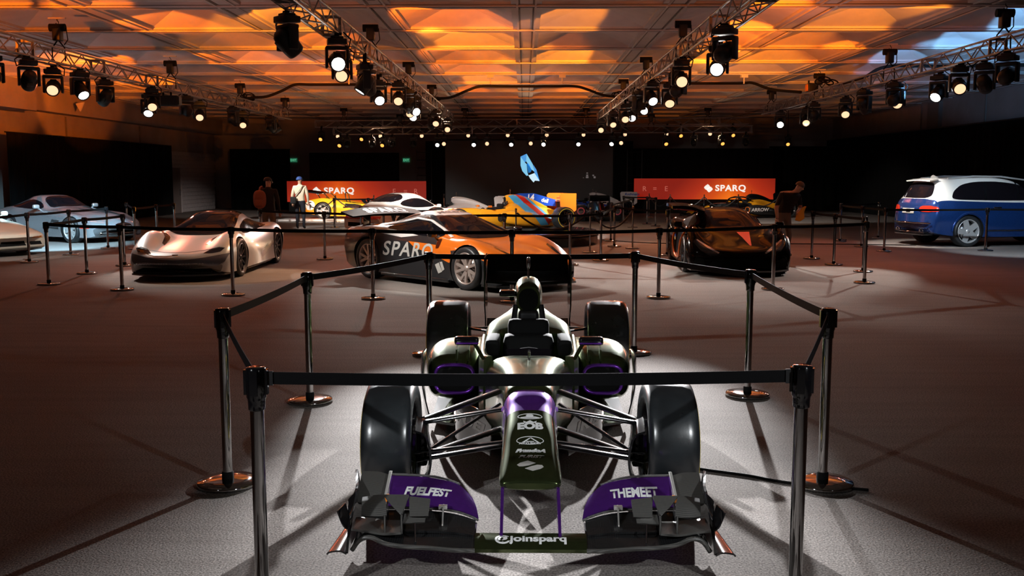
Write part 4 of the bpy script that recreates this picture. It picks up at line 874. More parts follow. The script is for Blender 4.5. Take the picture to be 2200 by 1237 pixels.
# ------------------------------------------------------------------ road cars
def shell_grid(stations, kf=.25, kr=.12, n=5):
    rows = []; ymin = stations[0][0]; ymax = stations[-1][0]
    for (y, zc, pts) in stations:
        r = [V(0, y, zc)]
        for (x, z) in pts: r.append(V(x, y, z))
        out = []
        for p in r:
            tf = max(0, 1 - (y - ymin) / 1.3); tr = max(0, 1 - (ymax - y) / 1.0)
            out.append(V(p.x, y + kf * tf * (p.x / .9) ** 2 - kr * tr * (p.x / .9) ** 2, p.z))
        rows.append(out)
    return upsample(rows, n, n)
def chaikin(p, it=2):
    for _ in range(it):
        q = []
        for i in range(len(p)):
            a, b = p[i], p[(i + 1) % len(p)]
            q += [(a[0] * .8 + b[0] * .2, a[1] * .8 + b[1] * .2), (a[0] * .2 + b[0] * .8, a[1] * .2 + b[1] * .8)]
        p = q
    return p
def road_car(name, loc, rz, label, stations, paint, wh, kf=.25, kr=.12, paint2=None, group=None, n=5):
    root = empty(name, loc, rz, label, 'car', group)
    G = shell_grid(stations, kf, kr, n); a, b = len(G), len(G[0]); mb = MB(); zb = .13
    vs = []
    for r in G:
        full = [V(-p.x, p.y, p.z) for p in r[:0:-1]] + r                  # left .. centre .. right
        last = r[-1]; zz = min(zb, last.z)
        full += [V(last.x * .93, last.y, last.z - .02), V(-last.x * .93, last.y, last.z - .02)]
        vs.append(full)
    m = len(vs[0]); flat = [p for r in vs for p in r]; F = []; MI = []
    for i in range(a - 1):
        for k in range(m):
            F.append((i * m + k, (i + 1) * m + k, (i + 1) * m + (k + 1) % m, i * m + (k + 1) % m))
            row = abs(k + .5 - (b - 1))
            MI.append(1 if paint2 and row < paint2[0] * n and paint2[1] * n <= i < paint2[2] * n else 0)
    F.append(list(range(m))); F.append([(a - 1) * m + k for k in range(m)][::-1]); MI += [0, 0]
    mb.add(flat, F, True); mb.m = MI
    bmx = bmesh.new()
    me0 = mb.mesh('body', [paint, paint, paint]); bmx.from_mesh(me0); bmesh.ops.recalc_face_normals(bmx, faces=bmx.faces[:]); bmesh.ops.remove_doubles(bmx, verts=bmx.verts[:], dist=.0004)
    me = mb.mesh('body', [paint, paint2[3] if paint2 else paint, 'liner'])
    bmx.to_mesh(me); bmx.free(); bpy.data.meshes.remove(me0)
    body = link('body', me, root)
    cut = MB(); cut.cur = 2
    for (y, R_) in ((wh['yf'], wh['rf'] + .032), (wh['yr'], wh['rr'] + .032)):
        for s in (-1, 1): cut.cyl((s * (wh['tr'] - wh['w'] - .03), y, wh.get('zoff', 0) + R_ - .032), (s * 1.4, y, wh.get('zoff', 0) + R_ - .032), R_, seg=40)
    cme_ = cut.mesh('cutter', [paint, paint, 'liner']); bmx = bmesh.new(); bmx.from_mesh(cme_); bmesh.ops.remove_doubles(bmx, verts=bmx.verts[:], dist=.0001); bmesh.ops.recalc_face_normals(bmx, faces=bmx.faces[:]); bmx.to_mesh(cme_); bmx.free(); co = link('cutter', cme_, root)
    bo = body.modifiers.new('arches', 'BOOLEAN'); bo.object = co; bo.operation = 'DIFFERENCE'; bo.solver = 'EXACT'
    try: bo.material_mode = 'TRANSFER'
    except Exception: pass
    dg = bpy.context.evaluated_depsgraph_get(); dg.update(); nm = bpy.data.meshes.new_from_object(body.evaluated_get(dg))
    body.modifiers.clear(); body.data = nm; nm.name = 'body'
    cm2 = co.data; bpy.data.objects.remove(co); bpy.data.meshes.remove(cm2)
    try: nm.set_sharp_from_angle(angle=R(50))
    except Exception: pass
    for (y, R_) in ((wh['yf'], wh['rf']), (wh['yr'], wh['rr'])):
        for s in (-1, 1): road_wheel(root, s * (wh['tr'] - wh['w'] / 2), y, R_, wh['w'], s, wh)
    bv = bvh_of(nm)
    def dec(kind, pts, m_, nm_='panel', both=False, off=.004, step=.05, parent=None):
        for s in ((-1, 1) if both else (1,)):
            if kind == 'F': fn = lambda x, y, s=s: V(s * x, -6, y); d = V(0, 1, 0)
            elif kind == 'B': fn = lambda x, y, s=s: V(s * x, 6, y); d = V(0, -1, 0)
            elif kind == 'T': fn = lambda x, y, s=s: V(s * x, y, 5); d = V(0, 0, -1)
            else: 
                sg = -1 if kind == 'SL' else 1
                fn = lambda x, y, s=s, sg=sg: V(s * sg * 4, x, y); d = V(-s * sg, 0, 0)
            src = pts if not isinstance(pts, list) else poly_mesh(chaikin(pts) if m_ in ('glass', 'redlamp', 'interior') else pts, m_)
            if not isinstance(pts, list) and len(src.materials) == 0: src.materials.append(M[m_] if isinstance(m_, str) else m_)
            o_me = lay(src, bv, fn, d, off, step)
            bm = bmesh.new(); bm.from_mesh(o_me); bad = [f for f in bm.faces if max(e.calc_length() for e in f.edges) > step * 6]
            if bad: bmesh.ops.delete(bm, geom=bad, context='FACES')
            bm.to_mesh(o_me); bm.free(); o_me.name = nm_
            last = link(nm_, o_me, parent or root)
        return last
    return root, dec, body
def road_wheel(parent, x, y, R_, w_, out, wh):
    h = w_ / 2; rr = R_ * wh.get('rimr', .74)
    t = MB().lathe([(rr, -h * .9), (rr * 1.06, -h), (R_ * .93, -h), (R_ * .985, -h * .85), (R_, -h * .6), (R_, h * .6), (R_ * .985, h * .85), (R_ * .93, h), (rr * 1.06, h), (rr, h * .9)], axis='X', seg=44)
    to = t.build('wheel', 'rubber', parent, (x, y, R_ + wh.get('zoff', 0)))
    rim = MB().lathe([(rr * 1.0, out * h * .92), (rr * .97, out * h * .98), (rr * .93, out * h * .90), (rr * .90, out * h * .2), (rr * .88, -out * h * .8)], axis='X', seg=44)
    n = wh.get('nsp', 5); tw = wh.get('split', True); sw = wh.get('sw', .05)
    for k in range(n):
        for j in ((-1, 1) if tw else (0,)):
            a0 = 2 * math.pi * k / n; a1 = a0 + j * math.pi / n * .45; p0 = V(0, math.cos(a0), math.sin(a0)) * (R_ * .12); p1 = V(0, math.cos(a1), math.sin(a1)) * (rr * .95)
            d = (p1 - p0).normalized(); q = V(0, -d.z, d.y); wa, wb = sw * .55, sw * .45
            rim.prism([p0 + q * wa + V(out * h * .72, 0, 0), p0 - q * wa + V(out * h * .72, 0, 0), p1 - q * wb + V(out * h * .88, 0, 0), p1 + q * wb + V(out * h * .88, 0, 0)], (-out * .03, 0, 0))
    rim.lathe([(0, out * h * .80), (R_ * .13, out * h * .78), (R_ * .15, out * h * .6)], axis='X', seg=18)
    rim.build('rim', wh['rim'], to)
    MB().lathe([(0, out * h * .3), (rr * .68, out * h * .3), (rr * .68, out * h * .2)], axis='X', seg=28).build('brake_disc', 'steel' if wh.get('disc', True) else 'liner', to)
    MB().lathe([(0, -out * h * .2), (rr * .9, -out * h * .2)], axis='X', seg=28).build('hub_carrier', 'liner', to)
def mirrors(root, x, y, z, m_, sx=.16):
    for s in (-1, 1):
        o = MB().bbox((s * (x + sx * .5), y, z), (sx, .10, .11), .04).build('door_mirror', m_, root)
        MB().tube([(s * (x - .06), y + .02, z - .10), (s * (x + .05), y, z - .03)], .02, 6).build('mirror_arm', m_, o)

M['silver'] = mat('silver_paint', (.50, .49, .48), .34, .35, .8, noise=(60, (.54, .53, .52), .4, .7))
M['satin'] = mat('dark_silver_band', (.20, .20, .23), .3, .8, .6)
M['orange'] = mat('papaya_paint', (.80, .17, .012), .3, .1, 1.0)
M['graph'] = mat('graphite_wrap', (.028, .029, .032), .3, .3, .8)
M['wrapwhite'] = mat('white_wrap', (.74, .70, .68), .35, 0, .7)
M['brownblack'] = mat('black_brown_paint', (.005, .003, .0026), .07, .0, .0, spec=.05)
M['blue'] = mat('royal_blue_paint', (.014, .055, .235), .2, .55, 1.0, noise=(60, (.02, .075, .30), .4, .7))
M['pwhite'] = mat('white_paint', (.76, .74, .70), .25, 0, 1.0)
M['cream'] = mat('cream_white_paint', (.74, .69, .58), .28, 0, 1.0)
M['slr'] = mat('silver_blue_paint', (.40, .41, .44), .24, .65, 1.0, noise=(60, (.46, .47, .50), .4, .7))
M['yellowp'] = mat('racing_yellow', (.82, .36, .015), .3, 0, 1.0)
M['redp'] = mat('red_paint', (.55, .02, .012), .3, 0, 1.0)
M['skyb'] = mat('sky_blue_paint', (.06, .34, .62), .3, 0, .8)
M['royal'] = mat('cobalt_paint', (.012, .07, .45), .3, 0, .8)
M['alloy'] = mat('alloy_wheel', (.74, .73, .73), .32, .6)
M['bronze'] = mat('copper_wheel', (.66, .55, .50), .38, .7)
M['darkalloy'] = mat('dark_alloy', (.05, .05, .055), .3, .8)
M['interior'] = mat('dark_interior', (.010, .009, .010), .9, spec=.02)

# ---- silver teardrop hypercar
ST = [(-2.36, .30, [(.35, .30), (.60, .30), (.72, .30), (.77, .26), (.74, .16)]), (-2.30, .42, [(.4, .42), (.66, .43), (.80, .43), (.86, .34), (.83, .14)]), (-2.05, .52, [(.4, .52), (.66, .60), (.84, .59), (.91, .42), (.88, .13)]),
      (-1.4, .655, [(.34, .66), (.62, .79), (.82, .78), (.94, .5), (.90, .13)]), (-.95, .74, [(.4, .74), (.63, .79), (.80, .73), (.92, .48), (.91, .14)]), (-.4, .98, [(.34, .965), (.56, .86), (.75, .66), (.85, .46), (.91, .14)]),
      (.15, 1.12, [(.32, 1.10), (.52, .97), (.72, .67), (.83, .46), (.91, .14)]), (.8, 1.11, [(.28, 1.08), (.47, .95), (.74, .74), (.88, .5), (.92, .14)]), (1.37, 1.01, [(.26, .98), (.46, .84), (.77, .84), (.94, .62), (.92, .14)]),
      (1.9, .88, [(.26, .86), (.46, .76), (.74, .81), (.91, .58), (.87, .16)]), (2.5, .72, [(.25, .71), (.44, .68), (.60, .66), (.70, .5), (.66, .2)]), (2.75, .60, [(.2, .60), (.38, .58), (.5, .56), (.56, .48), (.53, .3)])]
car, dec, _ = road_car('hypercar', (-6.03, 18.72, 0), R(1), 'silver teardrop supercar with black glass canopy', ST, 'silver', dict(yf=-1.36, yr=1.37, rf=.345, rr=.36, w=.26, tr=.92, rim='darkalloy', nsp=10, split=False, sw=.035, disc=False), .34)
dec('T', [(-.60, -.86), (-.35, -.98), (0, -1.02), (.35, -.98), (.60, -.86), (.54, -.4), (.46, .1), (.40, .5), (.30, 1.0), (.12, 1.5), (-.12, 1.5), (-.30, 1.0), (-.40, .5), (-.46, .1), (-.54, -.4)], 'glass', 'windscreen')
dec('S', [(-.62, .74), (-.3, .85), (.1, .95), (.5, .97), (.9, .92), (1.15, .82), (.9, .78), (.3, .74), (-.2, .71)], 'glass', 'side_window', True)
dec('F', [(.45, .475), (.56, .545), (.68, .572), (.775, .555), (.72, .50), (.60, .478)], 'gloss', 'headlamp', True)
dec('F', [(-.86, .47), (-.80, .33), (-.70, .27), (-.35, .235), (0, .23), (.35, .235), (.70, .27), (.80, .33), (.86, .47), (.76, .455), (.5, .41), (.2, .375), (0, .37), (-.2, .375), (-.5, .41), (-.76, .455)], 'satin', 'nose_band')
dec('F', [(-.78, .155), (-.60, .225), (-.3, .222), (0, .22), (.3, .222), (.60, .225), (.78, .155), (0, .150)], 'gloss', 'lower_intake')
dec('T', [(.36, -1.72), (.42, -1.66), (.47, -1.38), (.66, -1.02), (.60, -1.0), (.42, -1.22), (.37, -1.42)], 'gloss', 'bonnet_vent', True)
dec('F', [(-.05, .445), (.05, .445), (.05, .457), (-.05, .457)], 'gloss', 'badge')
dec('S', [(.1, .30), (.6, .45), (.95, .50), (.95, .42), (.5, .28), (.15, .22)], 'satin', 'side_scoop', True)
MB().prism([V(-.80, -2.12, .10), V(-.5, -2.34, .10), V(0, -2.42, .10), V(.5, -2.34, .10), V(.80, -2.12, .10), V(.86, -1.85, .10), V(-.86, -1.85, .10)], (0, 0, .03)).build('splitter', 'gloss', car)
for s in (-1, 1): MB().bbox((s * .86, 0, .125), (.1, 2.0, .05), .02).build('side_skirt', 'gloss', car)
sl = MB().tube([V(-.72, -1.98, .565), V(-.45, -2.12, .525), V(-.2, -2.19, .495), V(0, -2.21, .49), V(.2, -2.19, .495), V(.45, -2.12, .525), V(.72, -1.98, .565)], .004, 5).build('bonnet_seam', 'satin', car)

# ---- orange and graphite supercar in SPARQ livery
OT = [(-2.25, .38, [(.4, .38), (.66, .37), (.80, .35), (.85, .27), (.82, .14)]), (-2.17, .49, [(.4, .49), (.68, .48), (.84, .45), (.90, .34), (.87, .12)]), (-1.8, .60, [(.38, .60), (.66, .65), (.86, .63), (.94, .42), (.90, .12)]),
      (-1.3, .69, [(.36, .70), (.64, .78), (.86, .77), (.97, .5), (.93, .12)]), (-.85, .78, [(.38, .78), (.64, .80), (.83, .75), (.93, .48), (.93, .13)]), (-.35, 1.02, [(.36, 1.0), (.60, .90), (.80, .75), (.89, .46), (.94, .13)]),
      (.15, 1.19, [(.34, 1.17), (.53, 1.06), (.78, .77), (.89, .46), (.95, .13)]), (.7, 1.17, [(.3, 1.15), (.5, 1.03), (.80, .82), (.93, .5), (.95, .13)]), (1.3, 1.02, [(.3, .99), (.55, .92), (.86, .90), (.99, .58), (.95, .14)]),
      (1.8, .94, [(.4, .93), (.62, .9), (.86, .86), (.97, .56), (.92, .16)]), (2.15, .90, [(.4, .90), (.66, .88), (.82, .82), (.90, .55), (.86, .24)]), (2.28, .82, [(.4, .82), (.62, .8), (.78, .76), (.84, .55), (.8, .34)])]
car, dec, _ = road_car('supercar', (-1.18, 16.80, 0), R(45), 'orange and graphite supercar with SPARQ lettering on its flank', OT, 'graph', dict(yf=-1.29, yr=1.31, rf=.345, rr=.355, w=.29, tr=.96, rim='bronze', nsp=5, split=True, sw=.045), .3, .12, (3.6, .4, 4.8, 'orange'))
dec('SL', [(-.95, .40), (-.93, .55), (-.86, .66), (-.3, .68), (.3, .70), (.1, .60), (-.5, .50)], 'orange', 'door_flash', True, step=.045)
dec('SL', [(.10, .80), (.62, .86), (1.2, .905), (2.1, .87), (2.15, .80), (1.3, .845), (.93, .80), (.5, .755)], 'wrapwhite', 'shoulder_stripe', True, off=.007, step=.045)
dec('T', [(-.42, .06), (-.3, -.04), (0, -.08), (.3, -.04), (.42, .06), (.43, .35), (.30, .52), (0, .58), (-.30, .52), (-.43, .35)], 'wrapwhite', 'roof_wrap')
dec('T', [(-.40, .5), (0, .60), (.40, .5), (.42, .9), (.36, 1.2), (-.36, 1.2), (-.42, .9)], 'gloss', 'roof_rear')
me = text_mesh('McLaren', .17, 0, .15, .003, 1.15); me.materials.append(M['blackprint']); me.transform(Matrix.Rotation(0, 4, 'Z')); me.transform(Matrix.Translation((0, .10, 0)))
dec('T', me, 'blackprint', 'print', off=.008, step=.04)
dec('T', [(-.60, -.78), (-.35, -.86), (0, -.88), (.35, -.86), (.60, -.78), (.55, -.40), (.44, -.02), (.3, -.07), (0, -.11), (-.3, -.07), (-.44, -.02), (-.55, -.40)], 'glass', 'windscreen')
dec('S', [(-.58, .80), (-.3, .93), (.1, 1.04), (.5, 1.05), (.85, .97), (1.0, .90), (.6, .855), (0, .80)], 'glass', 'side_window', True, off=.007)
for s in (-1, 1): MB().tube([V(s * .70, -.72, .80), V(s * .60, -.38, .925), V(s * .545, .0, 1.05), V(s * .52, .4, 1.075), V(s * .55, .9, .98), V(s * .64, 1.2, .92)], .03, 8, (1.2, .6)).build('roof_arch', 'wrapwhite' if s < 0 else 'gloss', car)
me = text_mesh('SPARQ', .33, 0, 0, .004, 1.12, 1.15); me.materials.append(M['silverprint'])
m2 = me.copy(); me.transform(Matrix.Scale(-1, 4, (1, 0, 0))); me.transform(Matrix.Translation((.28, .50, 0)))
# car's right flank (local -x) reads towards the nose
for f in (1,):
    mm = text_mesh('SPARQ', .33, 0, 0, .006, 1.15, 1.15); mm.materials.append(M['silverprint'])
    for v in mm.vertices: v.co.x = -v.co.x + .22; v.co.y += .55
    dec('SL', mm, 'silverprint', 'print', off=.009, step=.05)
dec('SL', [(-.72, .26), (-.62, .40), (-.52, .36), (-.62, .22)], 'silverprint', 'print', off=.008); dec('SL', [(-.78, .30), (-.71, .42), (-.64, .41), (-.72, .27)], 'silverprint', 'print', off=.008)
dec('T', [(.47, -1.95), (.56, -1.62), (.62, -1.58), (.60, -1.75), (.52, -2.02)], 'gloss', 'headlamp', True)
dec('F', [(-.62, .16), (-.5, .28), (.5, .28), (.62, .16)], 'gloss', 'front_intake')
dec('F', [(.62, .22), (.66, .34), (.80, .36), (.84, .22), (.76, .16)], 'gloss', 'corner_intake', True)
dec('F', [(.55, .37), (.62, .44), (.86, .40), (.86, .36), (.70, .36)], 'wrapwhite', 'bumper_flash', True, off=.006)
MB().prism([V(-.90, -1.95, .09), V(-.55, -2.30, .09), V(0, -2.40, .09), V(.55, -2.30, .09), V(.90, -1.95, .09), V(.94, -1.66, .09), V(-.94, -1.66, .09)], (0, 0, .03)).build('splitter', 'carbon', car)
for s in (-1, 1): MB().bbox((s * .93, 0, .12), (.10, 1.8, .06), .02).build('side_skirt', 'carbon', car)
mirrors(car, .90, -.52, .86, 'gloss')
rw = MB().sheet([[(-.86, 1.86, 1.06), (-.4, 1.84, 1.09), (0, 1.84, 1.095), (.4, 1.84, 1.09), (.86, 1.86, 1.06)], [(-.86, 2.24, 1.14), (-.4, 2.24, 1.20), (0, 2.24, 1.21), (.4, 2.24, 1.20), (.86, 2.24, 1.14)]], 4, 4, .03)
rwo = rw.build('rear_wing', 'matte', car)
me = text_mesh('SPARQ', .24, 0, 0, .006, 1.15, 1.15); me.materials.append(M['white'])
link('print', lay(me, bvh_of(rw), lambda x, y: V(x, 2.03 + y * 1.3, 3), V(0, 0, -1), .004, .06), rwo)
for s in (-1, 1): MB().bbox((s * .45, 2.0, 1.0), (.03, .2, .2), .01).build('wing_strut', 'gloss', car)

# ---- black-brown supercar with one door raised
PT = [(-2.25, .34, [(.3, .34), (.6, .35), (.78, .36), (.84, .28), (.82, .14)]), (-2.17, .46, [(.3, .46), (.62, .48), (.84, .50), (.92, .36), (.88, .12)]), (-1.8, .54, [(.28, .54), (.56, .59), (.82, .74), (.96, .46), (.91, .12)]),
      (-1.3, .65, [(.28, .66), (.54, .71), (.80, .87), (.98, .52), (.93, .12)]), (-.85, .79, [(.36, .79), (.58, .79), (.79, .85), (.93, .48), (.93, .13)]), (-.35, 1.03, [(.36, 1.01), (.58, .91), (.79, .74), (.88, .45), (.94, .13)]),
      (.15, 1.17, [(.34, 1.15), (.52, 1.05), (.76, .75), (.87, .45), (.95, .13)]), (.7, 1.15, [(.3, 1.13), (.48, 1.02), (.80, .82), (.93, .5), (.95, .13)]), (1.3, 1.0, [(.28, .97), (.5, .90), (.86, .92), (1.0, .6), (.95, .14)]),
      (1.8, .90, [(.36, .9), (.62, .88), (.86, .86), (.97, .56), (.92, .16)]), (2.2, .82, [(.4, .82), (.66, .8), (.82, .74), (.88, .55), (.84, .34)])]
car, dec, _ = road_car('supercar', (4.02, 19.55, 0), R(-3), 'glossy black-brown supercar with its door swung up', PT, 'brownblack', dict(yf=-1.33, yr=1.33, rf=.345, rr=.36, w=.28, tr=.97, rim='darkalloy', nsp=10, split=False, sw=.035, disc=False), .3)
dec('T', [(-.58, -.78), (-.35, -.88), (0, -.91), (.35, -.88), (.58, -.78), (.53, -.4), (.42, .02), (.28, .0), (0, -.02), (-.28, .0), (-.42, .02), (-.53, -.4)], 'glass', 'windscreen')
dec('S', [(-.55, .80), (-.3, .92), (.1, 1.03), (.5, 1.03), (.85, .95), (.6, .84), (0, .78)], 'interior', 'side_window', True)
dec('T', [(.20, -1.82), (.23, -1.80), (.32, -1.0), (.08, -1.0), (.14, -1.3)], 'redp', 'bonnet_stripe')
dec('F', [(.36, .40), (.55, .50), (.78, .66), (.84, .60), (.72, .46), (.55, .36)], 'gloss', 'headlamp', True)
dec('F', [(.40, .43), (.58, .53), (.76, .645), (.775, .63), (.60, .50), (.42, .41)], 'lamp', 'daylight_strip', True, off=.008)
dec('F', [(-.6, .16), (-.45, .30), (-.2, .33), (.2, .33), (.45, .30), (.6, .16)], 'matte', 'front_intake')
dec('F', [(.62, .16), (.66, .30), (.80, .34), (.86, .18)], 'matte', 'corner_intake', True)
MB().prism([V(-.88, -1.95, .09), V(-.55, -2.28, .09), V(0, -2.36, .09), V(.55, -2.28, .09), V(.88, -1.95, .09), V(.92, -1.7, .09), V(-.92, -1.7, .09)], (0, 0, .03)).build('splitter', 'gloss', car)
mirrors(car, .90, -.55, .86, 'brownblack')
dr = MB().sheet([[(-.46, -.45, 1.08), (-.44, 0, 1.17), (-.46, .5, 1.12)], [(-.80, -.75, 1.19), (-.84, -.15, 1.24), (-.80, .45, 1.16)], [(-1.12, -.85, 1.20), (-1.20, -.3, 1.25), (-1.10, .25, 1.17)]], 6, 6, .06).build('raised_door', 'brownblack', car)
MB().sheet([[(-.62, -.6, 1.12), (-.62, 0, 1.17), (-.62, .35, 1.12)], [(-1.02, -.7, 1.16), (-1.08, -.25, 1.195), (-1.0, .15, 1.13)]], 5, 4, .02).build('door_lining', 'redp', dr)
MB().tube(upline([V(-.80, -.62, .80), V(-.93, -.70, .60), V(-.96, -.62, .38), V(-.95, -.35, .22), V(-.95, .3, .2), V(-.96, .62, .5), V(-.86, .7, .82)], 4), .022, 8).build('door_aperture', 'orange', car)
MB().bbox((-.55, .15, .5), (.4, .5, .3), .1).build('seat', 'interior', car)
dec('SL', [(-.62, .24), (-.64, .55), (-.5, .74), (.5, .78), (.55, .45), (.3, .24)], 'interior', 'door_opening')

# ---- blue SUV with white upper
UT = [(-2.6, .62, [(.4, .62), (.7, .62), (.84, .6), (.9, .5), (.86, .3)]), (-2.45, .95, [(.4, .95), (.7, .95), (.88, .88), (.96, .6), (.92, .26)]), (-1.9, 1.06, [(.4, 1.06), (.7, 1.05), (.9, .98), (.99, .65), (.95, .25)]), (-1.1, 1.13, [(.4, 1.13), (.68, 1.12), (.89, 1.06), (.99, .68), (.95, .25)]),
      (-.75, 1.25, [(.42, 1.24), (.67, 1.2), (.90, 1.10), (.98, .68), (.95, .25)]), (-.1, 1.66, [(.42, 1.64), (.64, 1.55), (.90, 1.12), (.97, .68), (.95, .25)]), (.5, 1.77, [(.42, 1.76), (.65, 1.67), (.90, 1.13), (.97, .68), (.95, .25)]), (1.2, 1.78, [(.42, 1.77), (.65, 1.68), (.90, 1.15), (.98, .7), (.95, .25)]),
      (1.85, 1.75, [(.42, 1.74), (.63, 1.64), (.90, 1.17), (1.0, .76), (.95, .27)]), (2.18, 1.68, [(.42, 1.67), (.58, 1.59), (.86, 1.18), (.98, .8), (.93, .3)]), (2.48, 1.22, [(.42, 1.22), (.62, 1.2), (.84, 1.14), (.94, .82), (.90, .34)]), (2.60, 1.0, [(.4, 1.0), (.66, .99), (.82, .93), (.90, .74), (.86, .38)]), (2.63, .62, [(.4, .62), (.62, .62), (.78, .62), (.84, .58), (.8, .45)])]
car, dec, body = road_car('suv', (12.60, 26.05, 0), R(101), 'blue SUV with white roof and rear pillars seen from behind', UT, 'blue', dict(yf=-1.5, yr=1.5, rf=.40, rr=.40, w=.28, tr=.98, rim='alloy', nsp=5, split=False, sw=.15, rimr=.76), .2, .2, (3, 4, 10, 'pwhite'))
dec('SL', [(-.85, 1.18), (-.45, 1.46), (-.1, 1.58), (.5, 1.655), (1.2, 1.655), (1.6, 1.58), (1.85, 1.42), (1.95, 1.24), (1.8, 1.20), (.5, 1.17)], 'glass', 'side_window', True, off=.006)
for yv in (.05, 1.0): dec('SL', [(yv - .03, 1.18), (yv - .1, 1.65), (yv - .04, 1.65), (yv + .03, 1.18)], 'gloss', 'window_pillar', True, off=.012)
dec('B', [(-.64, 1.24), (-.52, 1.60), (-.3, 1.635), (.3, 1.635), (.52, 1.60), (.64, 1.24), (0, 1.23)], 'glass', 'rear_window', off=.006)
dec('B', [(.42, .90), (.46, 1.04), (.80, 1.05), (.86, .98), (.80, .88)], 'redlamp', 'tail_lamp', True, off=.012)
dec('SL', [(2.30, .90), (2.34, 1.03), (2.52, 1.02), (2.52, .90)], 'redlamp', 'tail_lamp', True, off=.012)
dec('B', [(-.26, .84), (.26, .84), (.26, .97), (-.26, .97)], 'silverprint', 'number_plate', off=.012)
dec('B', [(-.12, .86), (.05, .86), (.05, .95), (-.12, .95)], 'blackprint', 'plate_print', off=.016)
for s in (-1, 1):
    o = MB().lathe([(.05, 0), (.055, .06), (.045, .06), (.04, 0)], axis='Y', seg=20).xf(Matrix.Scale(1.5, 4, (1, 0, 0))); o.build('exhaust_tip', 'chrome', car, (s * .52, 2.50, .40))
    MB().tube([V(s * .58, -.3, 1.70), V(s * .60, .4, 1.785), V(s * .60, 1.2, 1.795), V(s * .58, 1.9, 1.74)], .022, 8).build('roof_rail', 'alloy', car)
    MB().tube([V(s * .985, -1.0, .42), V(s * .99, 1.0, .42)], .016, 6).build('side_trim', 'chrome', car)
    for yv in (-.35, .72): MB().bbox((s * .975, yv, 1.0), (.04, .22, .035), .012).build('door_handle', 'chrome', car)
    arc = [V(s * .985, 1.5 + .47 * math.cos(t), .40 + .47 * math.sin(t)) for t in [math.pi * k / 14 for k in range(15)]]
    MB().tube(arc, .022, 8).build('arch_lip', 'blue', car)
MB().prism([V(-.012, 1.78, 1.76), V(-.012, 2.0, 1.73), V(-.012, 1.98, 1.80), V(-.012, 1.93, 1.83)], (.024, 0, 0)).build('antenna_fin', 'pwhite', car)
MB().sheet([[(-.56, 2.14, 1.71), (0, 2.14, 1.735), (.56, 2.14, 1.71)], [(-.52, 2.36, 1.67), (0, 2.38, 1.69), (.52, 2.36, 1.67)]], 5, 4, .03).build('roof_spoiler', 'pwhite', car)
MB().tube([V(-.84, 2.50, .60), V(-.4, 2.63, .60), V(.4, 2.63, .60), V(.84, 2.50, .60)], .016, 6).build('bumper_strip', 'chrome', car)
MB().bbox((0, 2.42, .33), (1.3, .3, .1), .03).build('bumper_lower', 'gloss', car)
mirrors(car, .95, -.75, 1.2, 'blue')

# ---- silver-blue long-bonnet coupe
LT = [(-2.42, .44, [(.16, .44), (.45, .43), (.66, .42), (.76, .36), (.73, .2)]), (-2.28, .62, [(.16, .63), (.48, .58), (.74, .57), (.85, .42), (.82, .16)]), (-1.8, .76, [(.22, .75), (.55, .70), (.82, .68), (.93, .48), (.88, .15)]), (-1.35, .82, [(.25, .81), (.55, .77), (.84, .76), (.95, .5), (.9, .15)]), (-.5, .91, [(.3, .91), (.6, .87), (.82, .80), (.92, .5), (.92, .15)]),
      (-.15, .98, [(.34, .97), (.62, .90), (.81, .82), (.91, .5), (.92, .15)]), (.35, 1.22, [(.36, 1.2), (.54, 1.1), (.79, .84), (.91, .5), (.92, .15)]), (.85, 1.27, [(.36, 1.25), (.53, 1.14), (.79, .86), (.93, .5), (.92, .15)]), (1.35, 1.15, [(.34, 1.13), (.54, 1.02), (.83, .90), (.96, .55), (.92, .15)]), (1.9, .96, [(.34, .96), (.6, .92), (.82, .86), (.92, .55), (.88, .18)]), (2.3, .84, [(.3, .84), (.55, .82), (.74, .76), (.82, .55), (.8, .3)])]
car, dec, _ = road_car('coupe', (-12.98, 27.45, 0), R(60), 'silver-blue long-bonnet coupe with star-spoked wheels', LT, 'slr', dict(yf=-1.35, yr=1.35, rf=.345, rr=.35, w=.26, tr=.94, rim='alloy', nsp=5, split=True, sw=.075), .42)
dec('T', [(-.60, -.12), (-.3, -.22), (0, -.25), (.3, -.22), (.60, -.12), (.50, .32), (.3, .42), (0, .44), (-.3, .42), (-.50, .32)], 'glass', 'windscreen')
dec('S', [(.02, .90), (.3, 1.06), (.7, 1.15), (1.1, 1.10), (1.5, .97), (1.2, .92), (.5, .88)], 'glass', 'side_window', True)
dec('F', [(.46, .50), (.50, .60), (.64, .64), (.74, .60), (.74, .50), (.62, .46)], 'lamp', 'headlamp', True)
dec('F', [(-.30, .42), (-.2, .52), (0, .56), (.2, .52), (.30, .42), (0, .39)], 'gloss', 'grille')
dec('F', [(-.60, .20), (-.5, .32), (-.2, .34), (.2, .34), (.5, .32), (.60, .20), (0, .18)], 'matte', 'lower_intake')
for zz in (.22, .27): MB().tube([V(-.70, -2.02, zz), V(-.4, -2.33, zz), V(0, -2.46, zz), V(.4, -2.33, zz), V(.70, -2.02, zz)], .010, 6).build('intake_bar', 'chrome', car)
for zz in (.46, .50): MB().tube([V(-.24, -2.36, zz), V(0, -2.42, zz), V(.24, -2.36, zz)], .010, 6).build('grille_bar', 'chrome', car)
dec('S', [(-.88, .36), (-.90, .60), (-.55, .62), (-.42, .38)], 'graph', 'side_vent', True)
for zz in (.42, .48, .54): 
    for s in (-1, 1): MB().tube([V(s * .945, -.9, zz), V(s * .93, -.5, zz)], .008, 5).build('vent_bar', 'slr', car)
dec('F', [(.80, .40), (.84, .45), (.90, .44), (.90, .40)], 'redlamp', 'side_marker', True)
mirrors(car, .84, .08, .96, 'alloy', .18)

